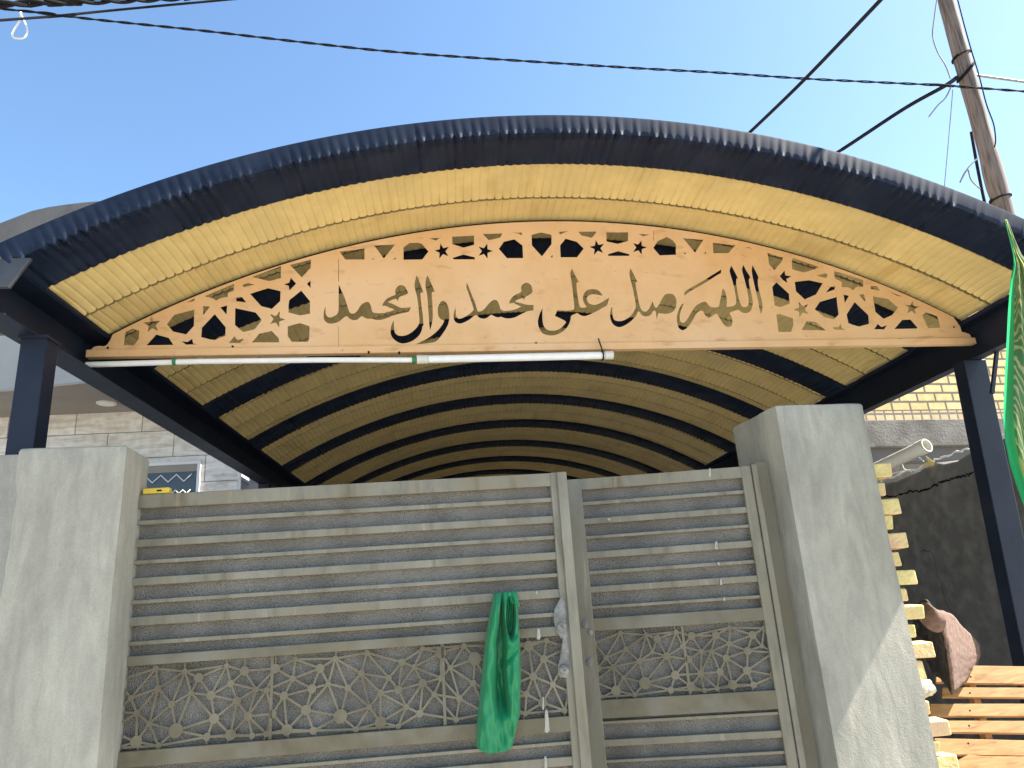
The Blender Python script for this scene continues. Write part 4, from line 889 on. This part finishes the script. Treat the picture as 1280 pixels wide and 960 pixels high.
for px, py in ((1213.5, 846), (1212.5, 866), (1212.5, 888), (1211.5, 907), (1210.5, 929)):
    c0 = pp(px, py); MB().tube([c0 - PN * .0015, c0 + PN * .004], .004, 8).build('nail_head', M['black'], pal)
# boards in front, at the very bottom
mb = MB(); q = [on_plane(x, y, PP0 - PN * .05, PN) for x, y in ((1172, 1000), (1300, 1000), (1300, 946), (1228, 945), (1211, 943), (1194, 952))]
mb.add(q + [p + PN * .03 for p in q], [tuple(range(6)), tuple(range(11, 5, -1))] + [(i, (i + 1) % 6, (i + 1) % 6 + 6, i + 6) for i in range(6)])
tag(mb.build('loose_board', M['pine']), 'broken pine board with a pointed corner standing in front of the pallet foot', 'board')

# ------------------------------------------------------------------ folded rug: a sheet curled into a cone
apex = on_y(1190, 869, 3.62)
rim = [(1140, 800, 3.95), (1142, 775, 3.93), (1147, 757, 3.9), (1152, 750.5, 3.8), (1158, 750, 3.7), (1163, 756, 3.62), (1169, 761, 3.56), (1175, 762.5, 3.55), (1182, 765, 3.6), (1192, 771, 3.7), (1204, 785, 3.82), (1216, 797, 3.93), (1223, 805, 4.0)]
rimB = [(1166, 842, 3.9), (1172, 846, 3.88), (1178, 850, 3.84), (1184, 858, 3.76), (1187, 862, 3.7), (1189, 865, 3.64), (1190, 867, 3.6), (1191.5, 866, 3.58), (1193, 864, 3.6), (1196, 862, 3.66), (1203, 854, 3.76), (1212, 843, 3.88), (1219, 833, 3.97)]
ra = np.array([on_y(*p) for p in rim]); rb = np.array([on_y(*p) for p in rimB])
def dens(P, k=5):
    n_ = len(P); out = []
    for i in range(n_ - 1):
        p0, p1, p2, p3 = P[max(i - 1, 0)], P[i], P[i + 1], P[min(i + 2, n_ - 1)]
        for s in np.linspace(0, 1, k, endpoint=False): out.append(.5 * (2 * p1 + (p2 - p0) * s + (2 * p0 - 5 * p1 + 4 * p2 - p3) * s * s + (3 * p1 - p0 - 3 * p2 + p3) * s ** 3))
    return np.array(out + [P[-1]])
ra, rb = dens(ra), dens(rb)
rows = [ra + (rb - ra) * s + rng.normal(0, .0015, ra.shape) + np.array([0, -.02, 0]) * math.sin(s * 3.14) for s in np.linspace(0, 1, 26)]
rug = thing('curled_rug', 'pinkish brown rug curled into a cone beside the right pillar', 'rug', tuple(apex))
spl_ = int(len(ra) * .54)
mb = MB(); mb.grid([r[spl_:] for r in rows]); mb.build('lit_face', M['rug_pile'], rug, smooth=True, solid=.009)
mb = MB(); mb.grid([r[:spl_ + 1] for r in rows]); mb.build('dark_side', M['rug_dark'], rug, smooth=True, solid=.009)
lipc = dens(np.array([on_y(*p) for p in ((1146, 768, 3.6), (1152, 778, 3.57), (1160, 786, 3.54), (1169, 790, 3.53), (1177, 789, 3.54))]), 6)
tp = dens(np.array([on_y(*p) for p in ((1147, 757, 3.8), (1152, 750.5, 3.7), (1158, 750, 3.62), (1166, 757, 3.56), (1176, 764, 3.54))]), 6)
mb = MB(); mb.grid([tp + (lipc - tp) * q + np.array([0, -.035 * math.sin(q * 3.14), 0]) for q in np.linspace(.12, 1, 12)]); mb.build('rolled_lip', M['rug_pile'], rug, smooth=True, solid=.008)
MB().tube(rows and [r[spl_] + np.array([0, -.004, 0]) for r in rows], .006, 8).build('bound_edge', M['rug_pile'], rug, smooth=True)

# ------------------------------------------------------------------ flag on the right
FY = 2.86
left = [(1256, 274), (1258, 284), (1262, 300), (1266, 318), (1267, 330), (1263, 350), (1260, 390), (1258, 430), (1256, 470), (1254, 520), (1256, 550), (1262, 580), (1270, 605), (1279, 630), (1286, 650)]
right = [(1259, 274), (1263, 284), (1269, 300), (1277, 318), (1288, 330), (1300, 350), (1318, 390), (1330, 430), (1340, 470), (1350, 520), (1355, 550), (1358, 580), (1360, 605), (1362, 640), (1364, 665)]
NUf = 60; rowsP = []
for i in range(len(left) - 1):
    for s in np.linspace(0, 1, 6, endpoint=False):
        l_ = np.array(left[i]) * (1 - s) + np.array(left[i + 1]) * s; r_ = np.array(right[i]) * (1 - s) + np.array(right[i + 1]) * s
        row = []; v = (i + s) / (len(left) - 1)
        for j in range(NUf + 1):
            u = j / NUf; p = l_ + (r_ - l_) * u
            y = FY + .05 * math.sin(u * 13 + v * 3) * min(1, v * 3) * (1 - .3 * u) + .025 * math.sin(u * 27 - v * 8) * v + .04 * v
            row.append(on_y(p[0], p[1], y))
        rowsP.append(row)
fl = thing('flag', 'green cloth flag with pale yellow print hanging from the right end of the fascia', 'flag', tuple(on_y(1275, 640, FY)))
P = np.array(rowsP); kb = 8
MB().grid(P[:, :kb + 1]).build('green_border', M['flag_green'], fl, smooth=True, recalc=False)
MB().grid(P[:, kb:]).build('printed_field', M['flag_print'], fl, smooth=True, recalc=False)

# ------------------------------------------------------------------ wooden utility pole and cables
PY = 5.0
pa, pb = on_y(1182.5, 0, PY), on_y(1251, 250, PY)
pl = thing('utility_pole', 'weathered round timber utility pole behind the right end of the canopy', 'pole', (pb[0], PY, 0))
dv = (pa - pb) / (pa[2] - pb[2]); pts = []; rs = []
for z in np.linspace(0, 8.6, 60):
    q = pb + dv * (z - pb[2]); pts.append(q + np.array([rng.normal(0, .002), 0, 0])); rs.append(.083 - .0025 * z + rng.normal(0, .0015) + (.006 if abs(z - 4.75) < .12 else 0))
MB().tube(pts, rs, 18).build('pole_shaft', M['pole'], pl, smooth=True)
def coil(py, turns, tilt, nm, r_=.006):
    c0 = on_y(1182.5 + (py / 250) * 68.5, py, PY); q = []
    for w in np.linspace(0, 2 * math.pi * turns, int(24 * turns)): q.append(c0 + np.array([.078 * math.cos(w), .078 * math.sin(w), tilt * .1 * math.cos(w) + w * .002]))
    MB().tube(q, r_, 6).build(nm, M['black'], pl)
coil(72, 1.6, .25, 'wire_binding'); coil(92, 2, .75, 'wire_binding', .009); coil(250, 1.5, .1, 'wire_binding', .008)
def strand(name, label, pxs, y0, y1, r_, cat='cable', mt='black', twist=0, ends=(0, 0)):
    q = [on_y(p[0], p[1], y0 + (y1 - y0) * i / (len(pxs) - 1)) for i, p in enumerate(pxs)]; q = np.array(q)
    if ends[0]: q = np.vstack([q[0] + (q[0] - q[1]) / np.linalg.norm(q[0] - q[1]) * ends[0], q])
    if ends[1]: q = np.vstack([q, q[-1] + (q[-1] - q[-2]) / np.linalg.norm(q[-1] - q[-2]) * ends[1]])
    Q = dens(q, 8)
    base = Q[0]
    t = thing(name, label, cat, tuple(base), group={'power_cable': 'cables crossing the sky', 'loose_wire': 'loose wires around the pole'}.get(name))
    if twist:
        n_ = len(Q) * 6; tt = np.linspace(0, len(Q) - 1, n_); Q2 = np.array([[np.interp(s, range(len(Q)), Q[:, k]) for k in range(3)] for s in tt])
        L_ = np.cumsum(np.r_[0, np.linalg.norm(np.diff(Q2, axis=0), axis=1)])
        for s in (0, 1):
            w = L_ / twist * 2 * math.pi + s * math.pi
            MB().tube(Q2 + np.stack([0 * w, r_ * np.cos(w), r_ * np.sin(w)], -1), r_ * .95, 6).build('strand', M[mt], t, smooth=True)
    else:
        MB().tube(Q, r_, 6).build('strand', M[mt], t, smooth=True)
    return t
strand('power_cable', 'long twisted two-core cable crossing the whole sky above the canopy', [(-30, 8), (22, 13), (120, 24.5), (250, 38), (380, 53), (500, 65.5), (650, 76), (800, 85.5), (900, 91), (1000, 98), (1100, 103), (1190, 107.5), (1290, 115)], 5.4, 4.85, .0062, twist=.36, ends=(9, 9))
strand('power_cable', 'thick dark cable bundle in the top left corner of the sky', [(-30, 6), (60, 3), (150, 0), (230, -4), (330, -10)], 5.0, 6.0, .019, twist=.45, ends=(9, 7))
strand('power_cable', 'thin black cable rising right from the top left corner below the bundle', [(-30, 27.5), (60, 21), (150, 12), (290, -1), (360, -8)], 5.0, 6.2, .011, ends=(9, 7))
strand('power_cable', 'straight black cable dropping steeply from the top edge behind the fascia', [(1112, -12), (1060, 43), (1000, 105), (943, 160), (900, 200)], 5.0, 7.5, .02, ends=(7, 3))
strand('power_cable', 'black cable running from the pole down to the right part of the arch', [(1196, 97), (1180, 108), (1130, 136), (1057, 184), (1010, 213)], 4.9, 6.5, .019, ends=(0, 4))
strand('power_cable', 'grey cable leaving the pole to the right edge, upper of two', [(1220, 94), (1250, 98), (1290, 103.5)], 5.0, 5.4, .012, mt='wire_grey', ends=(0, 9))
strand('loose_wire', 'loose grey wire bowing out on the left of the pole top', [(1171, 0), (1168, 22), (1166, 45), (1172, 65), (1182, 82), (1188, 98)], 4.9, 4.9, .006, cat='wire', mt='wire_grey')
strand('loose_wire', 'dark wire hanging along the right side of the pole', [(1196, -5), (1205, 30), (1214, 62), (1224, 95), (1233, 130), (1242, 155), (1244.5, 175), (1243, 184)], 4.85, 4.85, .0055, cat='wire')
strand('loose_wire', 'short cut wire end dangling left below the pole binding', [(1189, 108), (1182, 122), (1172, 132), (1161, 146)], 4.9, 4.9, .006, cat='wire', mt='wire_grey')
strand('loose_wire', 'very thin wire hanging straight down left of the pole to the arch', [(1191, 112), (1187, 160), (1181.5, 222), (1179, 250)], 4.9, 4.9, .0035, cat='wire', mt='wire_grey')
strand('stay_wire', 'thin dark stay rod close beside the lower left of the pole', [(1214, 165), (1221, 205), (1228, 240), (1233, 262)], 4.85, 4.9, .012, cat='wire')
strand('loose_wire', 'kinked wire loop sticking out left at the foot of the visible pole', [(1222, 198), (1210, 210), (1200, 228), (1209, 212), (1214, 225), (1225, 236)], 4.8, 4.8, .006, cat='wire', mt='wire_grey')
strand('wire_loop', 'pale loop of wire dangling from the cable in the top left corner', [(26, 15), (25, 25), (17, 38), (15.5, 45), (21, 48), (30, 47), (34, 38), (30, 26), (25, 16)], 5.3, 5.3, .008, cat='wire', mt='pvc')
